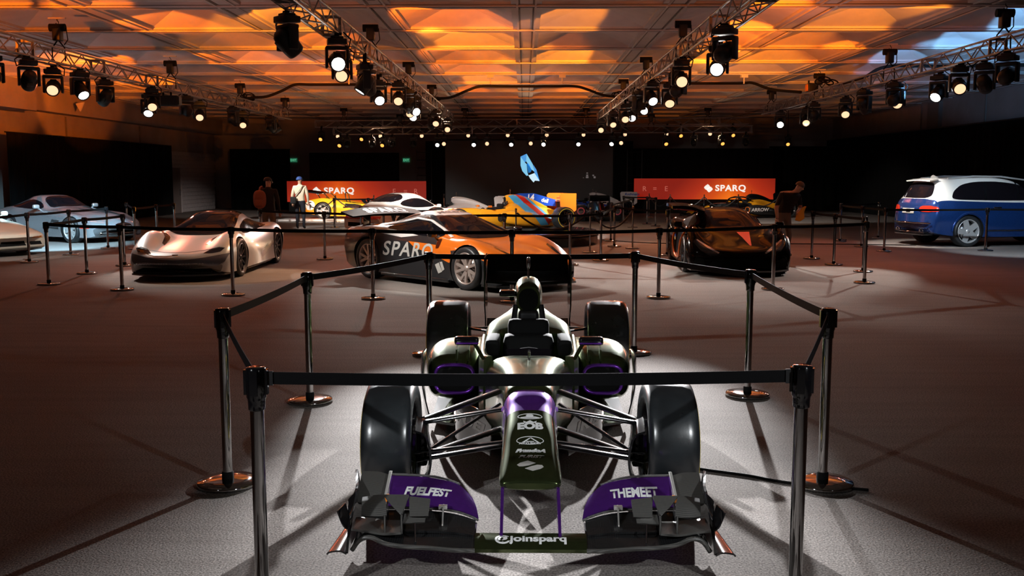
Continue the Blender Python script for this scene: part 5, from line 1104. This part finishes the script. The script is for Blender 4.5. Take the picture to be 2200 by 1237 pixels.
# ---- white sports car nose
NT = [(-2.25, .42, [(.4, .42), (.66, .42), (.78, .40), (.82, .32), (.8, .18)]), (-2.1, .52, [(.4, .52), (.68, .52), (.83, .48), (.87, .36), (.84, .15)]), (-1.27, .70, [(.4, .7), (.7, .70), (.86, .63), (.9, .45), (.86, .15)]), (-.7, .80, [(.4, .8), (.68, .78), (.84, .72), (.9, .48), (.87, .15)]), (0, 1.10, [(.36, 1.09), (.55, 1.0), (.8, .8), (.9, .48), (.87, .15)]),
      (.5, 1.16, [(.34, 1.15), (.52, 1.05), (.8, .84), (.9, .5), (.87, .15)]), (1.3, 1.0, [(.34, .99), (.56, .94), (.84, .88), (.92, .5), (.88, .16)]), (2.1, .92, [(.4, .92), (.66, .9), (.82, .84), (.88, .5), (.84, .25)]), (2.2, .8, [(.4, .8), (.6, .78), (.76, .72), (.8, .5), (.78, .35)])]
car, dec, _ = road_car('sports_car', (-13.40, 22.70, 0), R(62), 'cream-white wedge sports car nose beside the silver-blue coupe', NT, 'cream', dict(yf=-1.27, yr=1.27, rf=.31, rr=.32, w=.24, tr=.88, rim='alloy', nsp=5, split=False, sw=.08), .25)
dec('T', [(-.62, -.66), (0, -.74), (.62, -.66), (.5, -.05), (0, .0), (-.5, -.05)], 'glass', 'windscreen'); dec('S', [(-.5, .80), (0, 1.0), (.5, 1.06), (1.0, .96), (.6, .86), (0, .82)], 'glass', 'side_window', True)
dec('F', [(.45, .385), (.45, .43), (.74, .43), (.74, .385)], 'amberlamp', 'indicator', True); dec('F', [(-.34, .22), (-.28, .33), (.28, .33), (.34, .22)], 'matte', 'front_intake'); dec('F', [(.44, .23), (.42, .31), (.70, .31), (.74, .23)], 'matte', 'corner_intake', True)
MB().prism([V(-.78, -1.98, .12), V(-.4, -2.22, .12), V(0, -2.28, .12), V(.4, -2.22, .12), V(.78, -1.98, .12), V(.82, -1.7, .12), V(-.82, -1.7, .12)], (0, 0, .03)).build('splitter', 'gloss', car)
mirrors(car, .86, -.4, .9, 'cream')

# ---- white rear-engined fastback
CT = [(-2.1, .42, [(.3, .42), (.5, .42), (.66, .42), (.72, .36), (.7, .22)]), (-1.95, .58, [(.3, .58), (.5, .6), (.72, .6), (.8, .42), (.77, .18)]), (-1.2, .74, [(.3, .74), (.5, .78), (.74, .80), (.86, .5), (.82, .17)]), (-.7, .86, [(.36, .86), (.58, .86), (.76, .80), (.85, .5), (.83, .17)]), (-.1, 1.22, [(.36, 1.2), (.54, 1.1), (.74, .84), (.84, .5), (.83, .17)]), (.35, 1.31, [(.36, 1.29), (.53, 1.18), (.74, .86), (.85, .5), (.83, .17)]),
      (.9, 1.22, [(.34, 1.2), (.5, 1.08), (.78, .88), (.92, .5), (.88, .17)]), (1.4, 1.02, [(.34, 1.0), (.54, .92), (.82, .86), (.95, .5), (.9, .18)]), (1.85, .82, [(.36, .82), (.6, .8), (.8, .74), (.9, .5), (.85, .24)]), (2.12, .62, [(.36, .62), (.58, .62), (.72, .6), (.78, .46), (.75, .32)])]
car, dec, _ = road_car('fastback_coupe', (-3.45, 29.2, 0), R(140), 'white fastback sports coupe with a red band across its tail', CT, 'pwhite', dict(yf=-1.13, yr=1.13, rf=.32, rr=.33, w=.26, tr=.88, rim='alloy', nsp=5, split=True, sw=.06), .3, .3)
dec('T', [(-.5, .72), (-.3, .66), (.3, .66), (.5, .72), (.44, 1.25), (0, 1.34), (-.44, 1.25)], 'glass', 'rear_window'); dec('T', [(-.54, -.62), (0, -.70), (.54, -.62), (.5, -.1), (0, -.02), (-.5, -.1)], 'glass', 'windscreen')
dec('S', [(-.45, .90), (-.15, 1.08), (.3, 1.17), (.75, 1.10), (1.05, .96), (.5, .88)], 'glass', 'side_window', True); dec('B', [(-.76, .58), (-.76, .66), (.76, .66), (.76, .58)], 'redp', 'tail_band')
MB().sheet([[(-.62, 1.72, .90), (0, 1.72, .93), (.62, 1.72, .90)], [(-.62, 2.06, .90), (0, 2.10, .95), (.62, 2.06, .90)]], 5, 4, .04).build('tail_spoiler', 'pwhite', car)
dec('B', [(-.6, .36), (-.6, .48), (.6, .48), (.6, .36)], 'matte', 'bumper_vent'); mirrors(car, .82, -.35, .92, 'pwhite', .13)

# ---- yellow winged sports racer
YT = [(-1.95, .30, [(.35, .30), (.6, .32), (.78, .34), (.84, .3), (.82, .14)]), (-1.75, .42, [(.35, .42), (.55, .52), (.76, .56), (.9, .4), (.88, .12)]), (-1.2, .50, [(.35, .5), (.5, .62), (.74, .70), (.93, .46), (.9, .12)]), (-.6, .54, [(.35, .54), (.52, .56), (.76, .6), (.9, .4), (.9, .12)]), (-.1, .58, [(.35, .58), (.55, .6), (.78, .62), (.92, .42), (.92, .12)]),
      (.5, .66, [(.35, .66), (.55, .68), (.8, .70), (.95, .46), (.93, .12)]), (1.2, .72, [(.35, .72), (.5, .78), (.78, .82), (.97, .5), (.94, .14)]), (1.8, .70, [(.35, .7), (.55, .74), (.8, .74), (.92, .5), (.88, .2)]), (2.05, .62, [(.35, .62), (.55, .64), (.74, .62), (.8, .5), (.78, .3)])]
o = MB().bbox((0, 0, .04), (5.4, 3.0, .08), .02).build('display_plinth', 'wrapwhite', None, (-7.1, 39.9, 0)); tag(o, 'low white platform under the yellow winged racer', 'platform')
car, dec, _ = road_car('sports_racer', (-6.9, 39.9, .08), R(88), 'yellow open sports racer with a black rear wing and number five', YT, 'yellowp', dict(yf=-1.2, yr=1.2, rf=.30, rr=.33, w=.32, tr=.93, rim='alloy', nsp=6, split=False, sw=.06), .3)
car['category'] = 'race car'
dec('T', [(-.36, -.30), (.36, -.30), (.40, .25), (-.40, .25)], 'matte', 'cockpit'); dec('SL', [(-.35, .56), (-.1, .60), (.3, .62), (.3, .50), (-.3, .48)], 'matte', 'door_recess', True)
c5 = [(1.72 + .21 * math.cos(t), .54 + .19 * math.sin(t)) for t in [2 * math.pi * k / 22 for k in range(22)]]; dec('SL', c5, 'white', 'number_roundel', True, off=.008)
mm = text_mesh('5', .34, 0, 0, .008); mm.materials.append(M['blackprint'])
for v in mm.vertices: v.co.x = -v.co.x + 1.72; v.co.y += .54
dec('SL', mm, 'blackprint', 'print', off=.014)
mm = text_mesh('A', .26, 0, 0, .004); mm.materials.append(M['blackprint'])
for v in mm.vertices: v.co.x = -v.co.x + .72; v.co.y += .5
dec('SL', mm, 'blackprint', 'print', off=.012)
MB().sheet([[(-.85, 1.35, 1.02), (0, 1.35, 1.02), (.85, 1.35, 1.02)], [(-.85, 2.15, 1.12), (0, 2.15, 1.12), (.85, 2.15, 1.12)]], 4, 4, .05).build('rear_wing', 'gloss', car)
for s in (-1, 1): MB().tube([V(s * .6, 1.3, .7), V(s * .6, 1.5, 1.04), V(s * .6, 1.2, 1.0), V(s * .6, .9, .7)], .022, 6).build('wing_strut', 'chrome', car)
MB().tube(upline([V(-.3, .35, .62), V(-.25, .42, 1.0), V(.25, .42, 1.0), V(.3, .35, .62)], 4), .024, 8).build('roll_bar', 'chrome', car)
MB().sheet([[(-.38, -.38, .60), (0, -.46, .60), (.38, -.38, .60)], [(-.36, -.26, .74), (0, -.32, .78), (.36, -.26, .74)]], 5, 3, .006).build('windshield', 'glass', car)

# ---- the other single-seaters
TB = V(-.55, 26.4, 0)
tt = empty('display_turntable', TB, 0, 'round gloss-black turntable under the orange and blue racer', 'platform')
MB().lathe([(0, .35), (2.50, .35), (2.58, .33), (2.58, .27), (2.54, .25), (2.54, .02), (2.50, 0)], seg=72).build('drum', 'gloss', tt)
MB().lathe([(2.545, .235), (2.56, .235), (2.56, .215), (2.545, .215)], seg=72).build('rim_trim', 'black', tt)
PA = dict(nose='yellowp', panel='yellowp', body='yellowp', cover='yellowp', pod='yellowp', lip='matte', rim='gloss', mirror='orange', rwe='orange', rw='orange', pylon='yellowp', wingc='yellowp', flap='orange', ep='orange', airbox='yellowp')
rz = R(-62); q = Matrix.Rotation(rz, 3, 'Z') @ V(0, -1.55, 0)
root, _ = single_seater('formula_car', (TB.x + q.x * .92 - .25, TB.y + q.y * .92, .35), rz, 'orange and blue racer with number fourteen on a black turntable', PA); root.scale = (.92, .92, .92)
# engine-cover fin with blue, sky and red bands
fin = [[V(.012, 1.95, .95), V(.012, 2.2, 1.04), V(.012, 2.6, 1.03), V(.012, 3.3, .93)]]
o = MB().prism([V(-.012, 2.1, 1.0), V(-.012, 2.35, 1.06), V(-.012, 2.85, 1.06), V(-.012, 3.6, .86), V(-.012, 3.6, .66), V(-.012, 2.8, .72)], (.024, 0, 0)).build('shark_fin', 'royal', root)
def side_bvh(root, names):
    v = []; f = []
    for c in root.children:
        if c.name.split('.')[0] in names:
            o0 = len(v); v += [tuple(q.co) for q in c.data.vertices]; f += [[o0 + i for i in p.vertices] for p in c.data.polygons]
    return BVHTree.FromPolygons(v, f)
sbv = side_bvh(root, ('engine_cover', 'air_box', 'sidepod'))
for m_, P4 in (('skyb', [(1.93, .99), (2.17, 1.03), (2.80, .5), (3.15, .12), (2.80, .12), (2.42, .5)]), ('redp', [(2.17, 1.03), (2.42, 1.0), (3.0, .55), (3.3, .28), (3.15, .12), (2.80, .5)]), ('skyb', [(2.42, 1.0), (2.56, .97), (3.12, .55), (3.36, .30), (3.3, .26), (3.0, .55)])):
    me = lay(poly_mesh(P4, m_), sbv, lambda x, y: V(3, x, y), V(-1, 0, 0), .006, .05)
    bm = bmesh.new(); bm.from_mesh(me); bad = [f_ for f_ in bm.faces if max(e.calc_length() for e in f_.edges) > .32]
    if bad: bmesh.ops.delete(bm, geom=bad, context='FACES')
    bm.to_mesh(me); bm.free(); link('livery_band', me, root)
mm = text_mesh('14', .26, .002, .1, .006); mm.materials.append(M['white']); link('print', mm, root, (.016, 2.72, .93), (R(90), 0, R(90)))
mm = text_mesh('dell', .17, .002, .1, .004); mm.materials.append(M['white']); link('print', mm, root, (.016, 3.22, .84), (R(90), R(12), R(90)))
PB = dict(nose='gloss', panel='gloss', body='gloss', cover='yellowp', pod='graph', lip='orange', rim='gloss', mirror='yellowp', rwe='gloss', rw='gloss', pylon='gloss', wingc='gloss', flap='yellowp', ep='gloss', airbox='gloss', ring=None)
PB['nose'] = 'yellowp'
r1, _ = single_seater('formula_car', (8.0, 41.6, 0), R(-66), 'black and yellow racer in front of the SPARQ banner', PB)
mm = text_mesh('ARROW', .2, .002, .1, .004, 1.2); mm.materials.append(M['white']); link('print', mm, r1, (.755, 1.95, .36), (R(90), 0, R(90)))
mm = text_mesh('BOOST', .2, .002, .1, .004, 1.2); mm.materials.append(M['white']); link('print', mm, r1, (.41, 3.85, .95), (R(90), 0, R(90)))
MB().tube(upline([V(0, .75, .66), V(0, .95, .86), V(.26, 1.45, .90), V(.30, 1.8, .74)], 4), .03, 8).tube(upline([V(0, .95, .86), V(-.26, 1.45, .90), V(-.30, 1.8, .74)], 4), .03, 8).build('halo', 'gloss', r1)
PCc = dict(nose='gloss', panel='gloss', body='gloss', cover='graph', pod='gloss', lip='orange', rim='gloss', mirror='gloss', rwe='graph', rw='gloss', pylon='gloss', wingc='gloss', flap='gloss', ep='gloss', airbox='graph', ring='pink')
M['pink'] = mat('pink_ring', (.7, .12, .16), .4)
r2, _ = single_seater('formula_car', (2.95, 37.0, 0), R(180), 'black racer with pink rings seen from its tail', PCc)
r2.location = (2.95, 42.2, 0)
for s in (-1, 1):
    MB().lathe([(.11, 0), (.15, -.01), (.15, .03), (.11, .03)], axis='Y', seg=24).build('pink_ring', 'pink', r2, (s * .72, 3.83, .42))
    MB().lathe([(.05, 0), (.07, -.01), (.07, .03), (.05, .03)], axis='Y', seg=16).build('exhaust_ring', 'steel', r2, (s * .13, 4.05, .40))
PD = dict(nose='wrapwhite', panel='royal', body='royal', cover='wrapwhite', pod='royal', lip='redp', rim='gloss', mirror='royal', rwe='wrapwhite', rw='wrapwhite', pylon='royal', wingc='wrapwhite', flap='royal', ep='royal', airbox='wrapwhite', ring=None)
r3, _ = single_seater('formula_car', (1.2, 45.3, 0), R(-78), 'white and blue racer with a white rear wing behind the black one', PD)
mm = text_mesh('Rothmans', .16, .002, .2, .004, 1.1); mm.materials.append(M['royal']); link('print', mm, r3, (.405, 3.84, .95), (R(90), 0, R(90)))
PE = dict(nose='redp', panel='redp', body='redp', cover='wrapwhite', pod='redp', lip='redp', rim='gloss', mirror='redp', rwe='wrapwhite', rw='wrapwhite', pylon='redp', wingc='wrapwhite', flap='redp', ep='wrapwhite', airbox='wrapwhite', ring=None)
r4, _ = single_seater('formula_car', (-4.6, 36.6, 0), R(-95), 'white and red racer between the white fastback and the screen', PE)

# ------------------------------------------------------------------ people
M['skin'] = mat('skin', (.50, .29, .20), .55); M['hairm'] = mat('dark_hair', (.02, .014, .01), .7); M['hairb'] = mat('brown_hair', (.10, .055, .03), .7)
M['jacket'] = mat('cream_jacket', (.72, .64, .48), .7, bump=(18, .5, .02)); M['jeans'] = mat('dark_jeans', (.010, .013, .022), .8); M['blackcloth'] = mat('black_cloth', (.008, .008, .009), .85)
M['khaki'] = mat('khaki_cloth', (.17, .135, .10), .85); M['capblue'] = mat('blue_cap', (.02, .06, .22), .7); M['bagred'] = mat('rust_backpack', (.28, .075, .035), .75, bump=(12, .4, .02)); M['cloth_y'] = mat('yellow_cloth', (.75, .36, .03), .85)
M['shoe'] = mat('shoe', (.02, .02, .02), .5)
def skin_body(name, nodes, edges, matfn, mats, parent, root=0):
    me = bpy.data.meshes.new(name); me.from_pydata([n[0] for n in nodes], edges, []); o = link(name, me)
    o.modifiers.new('skin', 'SKIN'); ss = o.modifiers.new('sub', 'SUBSURF'); ss.levels = 3; ss.render_levels = 3
    sv = me.skin_vertices[0].data
    for i, n in enumerate(nodes): sv[i].radius = (n[1], n[2] if len(n) > 2 else n[1]); sv[i].use_root = (i == root)
    dg = bpy.context.evaluated_depsgraph_get(); dg.update(); nm = bpy.data.meshes.new_from_object(o.evaluated_get(dg))
    bpy.data.objects.remove(o); bpy.data.meshes.remove(me)
    for m in mats: nm.materials.append(M[m])
    for p in nm.polygons: p.use_smooth = True; p.material_index = matfn(p.center)
    return link(name, nm, parent)
def hand(parent, w_, d, m_='skin', curl=.4):
    w_ = Vector(w_); d = Vector(d).normalized(); u = d.cross(V(0, 1, 0)).normalized() if abs(d.y) < .9 else V(1, 0, 0); n = d.cross(u)
    mb = MB().tube([w_, w_ + d * .04, w_ + d * .085], [.026, .034, .030], 8, (1, .55))
    for k, (off, ln) in enumerate(((-.026, .060), (-.009, .075), (.009, .072), (.026, .055))):
        a = w_ + d * .08 + u * off; b = a + d * ln * .55 + n * ln * .1; c = b + (d * (1 - curl) + n * curl) * ln * .5
        mb.tube([a, b, c], [.0095, .0085, .006], 6)
    a = w_ + d * .03 + u * -.03; mb.tube([a, a + d * .03 - u * .02 + n * .01, a + d * .06 - u * .022 + n * .02], [.011, .0095, .007], 6)
    return mb.build('hand', m_, parent)
def person(loc, rz, label, pose, mats, fn):
    r = empty('person', loc, rz, label, 'person')
    J = pose
    nodes = [(J['pelvis'], .155, .115), (J['waist'], .145, .105), (J['chest'], .185, .125), (J['neckb'], .10, .085), (J['neck'], .055, .058), (J['head'], .072, .085), (J['crown'], .070, .082)]
    edges = [(0, 1), (1, 2), (2, 3), (3, 4), (4, 5), (5, 6)]
    for s in 'LR':
        i = len(nodes)
        nodes += [(J['sh' + s], .075), (J['el' + s], .050), (J['wr' + s], .032)]; edges += [(3 if False else 2, i), (i, i + 1), (i + 1, i + 2)]
        i = len(nodes)
        nodes += [(J['hip' + s], .098), (J['kn' + s], .066), (J['an' + s], .045), (J['toe' + s], .040)]; edges += [(0, i), (i, i + 1), (i + 1, i + 2), (i + 2, i + 3)]
    skin_body('body', nodes, edges, fn, mats, r)
    H = Vector(J['head']); C = Vector(J['crown']); up = (C - H).normalized(); f = Vector(J['face']).normalized(); sd = up.cross(f).normalized()
    hc_ = H.lerp(C, .5)
    for s in (-1, 1): MB().tube([hc_ + sd * s * .075 - up * .03, hc_ + sd * s * .088 + up * .005, hc_ + sd * s * .078 + up * .03], [.012, .016, .010], 8).build('ear', 'skin', r)
    MB().tube([hc_ + f * .085 + up * .01, hc_ + f * .108 - up * .03, hc_ + f * .09 - up * .038], [.010, .015, .010], 8).build('nose', 'skin', r)
    for s in (-1, 1): MB().lathe([(0, .006), (.010, .003), (.012, 0)], seg=10).xf(Matrix.Translation(hc_ + f * .083 + sd * s * .03 + up * .012) @ f.to_track_quat('Z', 'Y').to_matrix().to_4x4()).build('eye', 'hairm', r)
    MB().tube([hc_ + f * .086 - up * .062 - sd * .022, hc_ + f * .092 - up * .064, hc_ + f * .086 - up * .062 + sd * .022], .005, 6).build('mouth', 'redp' if False else 'khaki', r)
    return r, hc_, up, f, sd
def cap_shell(parent, c, up, f, sd, m_, name, r0=.095, drop=.0):
    mb = MB(); P = []
    for i in range(7):
        a = R(-5 + 95 * i / 6)
        P.append([c + (f * math.cos(t) * 1.1 + sd * math.sin(t) * .95) * r0 * math.cos(a) + up * (math.sin(a) * r0 + drop) - f * .012 for t in [2 * math.pi * k / 20 for k in range(20)]])
    mb.loft(P); return mb.build(name, m_, parent)
std = dict(pelvis=(0, 0, .95), waist=(0, 0, 1.10), chest=(0, 0, 1.33), neckb=(0, 0, 1.47), neck=(0, -.005, 1.54), head=(0, -.02, 1.61), crown=(0, -.02, 1.72), face=(0, -1, 0),
           shL=(.19, 0, 1.42), elL=(.26, .02, 1.14), wrL=(.27, -.06, .90), shR=(-.19, 0, 1.42), elR=(-.26, .02, 1.14), wrR=(-.27, -.04, .90),
           hipL=(.10, 0, .88), knL=(.11, -.02, .50), anL=(.11, .02, .09), toeL=(.12, -.14, .045), hipR=(-.10, 0, .88), knR=(-.11, -.02, .50), anR=(-.11, .02, .09), toeR=(-.12, -.14, .045))
# man in cream jacket, back to us, head turned towards the banner
ps = dict(std); ps['face'] = (-.75, -.66, 0)
def fn1(c): return 4 if c.z < .10 else 2 if c.z < .97 and abs(c.x) < .22 else 3 if c.z < .88 else 1 if c.z < 1.53 else 0
r, hc_, up, f, sd = person((-7.62, 32.9, 0), R(180), 'man in cream jacket and blue cap standing before the yellow racer', ps, ['skin', 'jacket', 'jeans', 'skin', 'shoe'], fn1)
cap_shell(r, hc_ + up * .02, up, f, sd, 'capblue', 'cap', .105)
MB().sheet([[hc_ + f * .09 - sd * .07 + up * .02, hc_ + f * .10 + up * .035, hc_ + f * .09 + sd * .07 + up * .02], [hc_ + f * .15 - sd * .05 + up * .0, hc_ + f * .175 + up * .01, hc_ + f * .15 + sd * .05 + up * .0]], 5, 3, .008).build('cap_brim', 'jeans', r)
hand(r, ps['wrL'], (0, -.2, -1)); hand(r, ps['wrR'], (0, -.2, -1))
o = MB().tube([V(-.14, .10, 1.50), V(-.02, .135, 1.32), V(.10, .135, 1.18), V(.20, .12, 1.08)], .012, 6, (1.6, .5)).build('strap', 'blackcloth', r)
o = MB().bbox((0, 0, 0), (.20, .09, .24), .03).build('shoulder_bag', 'blackcloth', None, (-7.62 - .19, 32.9 - .175, .985)); tag(o, 'small black shoulder bag at the hip of the cream-jacket man', 'bag')
o = MB().tube([(0, 0, .0), (0, 0, -.14)], [.04, .07], 10).build('helmet_bag', 'wrapwhite', None, (-7.62 + .28, 32.9 + .02, .80)); tag(o, 'pale bundle in the hand of the cream-jacket man', 'bundle')
# man with a rust backpack, facing away
ps = dict(std); ps['face'] = (-.8, -.6, 0)
def fn2(c): return 3 if c.z < .10 else 2 if c.z < .93 and abs(c.x) < .22 else 0 if c.z < .90 else 1 if c.z < 1.53 else 0
r, hc_, up, f, sd = person((-6.45, 24.4, 0), R(172), 'man in black sweater and khaki trousers wearing a backpack', ps, ['skin', 'blackcloth', 'khaki', 'shoe'], fn2)
cap_shell(r, hc_ + up * .015, up, f, sd, 'hairm', 'hair', .098)
hand(r, ps['wrL'], (0, -.2, -1)); hand(r, ps['wrR'], (0, -.2, -1))
b = empty('backpack', (-6.60, 24.12, 1.0), R(180), 'rust-red backpack slung on one shoulder of the man in black', 'backpack')
MB().loft(secs([(-.09, .12, .02, .38), (-.05, .155, .0, .44), (.03, .15, .0, .44), (.08, .10, .04, .36)], 2.8)).build('pack', 'bagred', b)
MB().bbox((0, .09, .14), (.2, .05, .16), .02).build('pocket', 'bagred', b)
MB().tube([V(.03, -.10, .40), V(.02, -.16, .52), V(.0, -.24, .55), V(-.02, -.36, .44)], .016, 6, (1.6, .5)).build('strap', 'bagred', b)
# man leaning over the black-brown car, wiping cloth in hand
ps = dict(std); ps.update(pelvis=(0, .10, .96), waist=(.02, .04, 1.10), chest=(.07, -.10, 1.30), neckb=(.12, -.19, 1.42), neck=(.15, -.24, 1.47), head=(.18, -.28, 1.52), crown=(.22, -.31, 1.62), face=(.45, -.80, -.35),
    shR=(-.13, -.10, 1.40), elR=(-.27, -.16, 1.12), wrR=(-.27, -.24, .86), shL=(.26, -.12, 1.34), elL=(.33, -.05, 1.08), wrL=(.20, -.22, 1.02), hipL=(.10, .10, .88), hipR=(-.10, .10, .88), knL=(.13, .04, .50), knR=(-.12, .02, .50), anL=(.13, .10, .09), anR=(-.13, .08, .09), toeL=(.15, -.06, .045), toeR=(-.15, -.08, .045))
def fn3(c): return 3 if c.z < .10 else 2 if c.z < .99 and abs(c.x) < .2 and c.y > -.1 else 0 if (c.z < 1.16 and (c.x < -.2 or c.x > .27)) or (c.z < 1.10 and c.y < -.12) else 1 if c.z < 1.44 else 0
r, hc_, up, f, sd = person((5.78, 21.62, 0), R(8), 'man in black polo shirt leaning forward with a yellow cloth', ps, ['skin', 'blackcloth', 'khaki', 'shoe'], fn3)
cap_shell(r, hc_ + up * .018, up, f, sd, 'hairb', 'hair', .098)
hand(r, ps['wrR'], (-.1, -.2, -1)); hand(r, ps['wrL'], (-.4, -.6, -.4), 'skin', .7)
ck = MB().sheet([[V(-.10, -.06, -.14), V(0, -.10, -.16), V(.10, -.06, -.10)], [V(-.05, -.02, -.02), V(.02, -.06, 0), V(.10, -.03, .04)], [V(.04, -.02, .10), V(.08, -.05, .15), V(.14, -.02, .16)]], 5, 5, .02)
o = ck.build('wiping_cloth', 'cloth_y', None, (5.78 + .24, 21.62 - .26, .98)); tag(o, 'crumpled yellow wiping cloth held by the leaning man', 'cloth')

# ------------------------------------------------------------------ small fittings
o = MB().bbox((0, 0, 0), (.16, .2, .14), .03).cyl((0, -.1, 0), (0, -.17, -.03), .05, seg=12).build('wall_speaker', 'wrapwhite', None, (16.72, 33.5, 3.55)); tag(o, 'small pale wall camera above the long right curtain', 'camera')
o = MB().prism([V(0, 0, 0), V(.3, 0, .05), V(.15, 0, -.28)], (0, .1, 0)).build('wall_sconce', 'wrapwhite', None, (-16.55, 36.0, 4.45)); tag(o, 'small wedge fitting on the orange-lit soffit', 'fitting')
# seams and cables on the carpet
def floor_cable(pts, lab, r_=.012, m_='matte'):
    o = MB().tube(upline([V(x, y, r_) for x, y in pts], 6), r_, 6).build('floor_cable', m_); tag(o, lab, 'cable')
floor_cable([(1.98, 5.42), (1.55, 5.55), (1.35, 5.68), (1.1, 5.8), (.95, 5.9)], 'thin black cable on the carpet between a stanchion and the front tyre', .009)
floor_cable([(2.2, 27.3), (3.2, 26.2), (4.6, 25.7), (6.2, 25.9), (8.2, 25.7), (10.2, 25.3)], 'thin cable lying on the carpet from the turntable to the SUV')
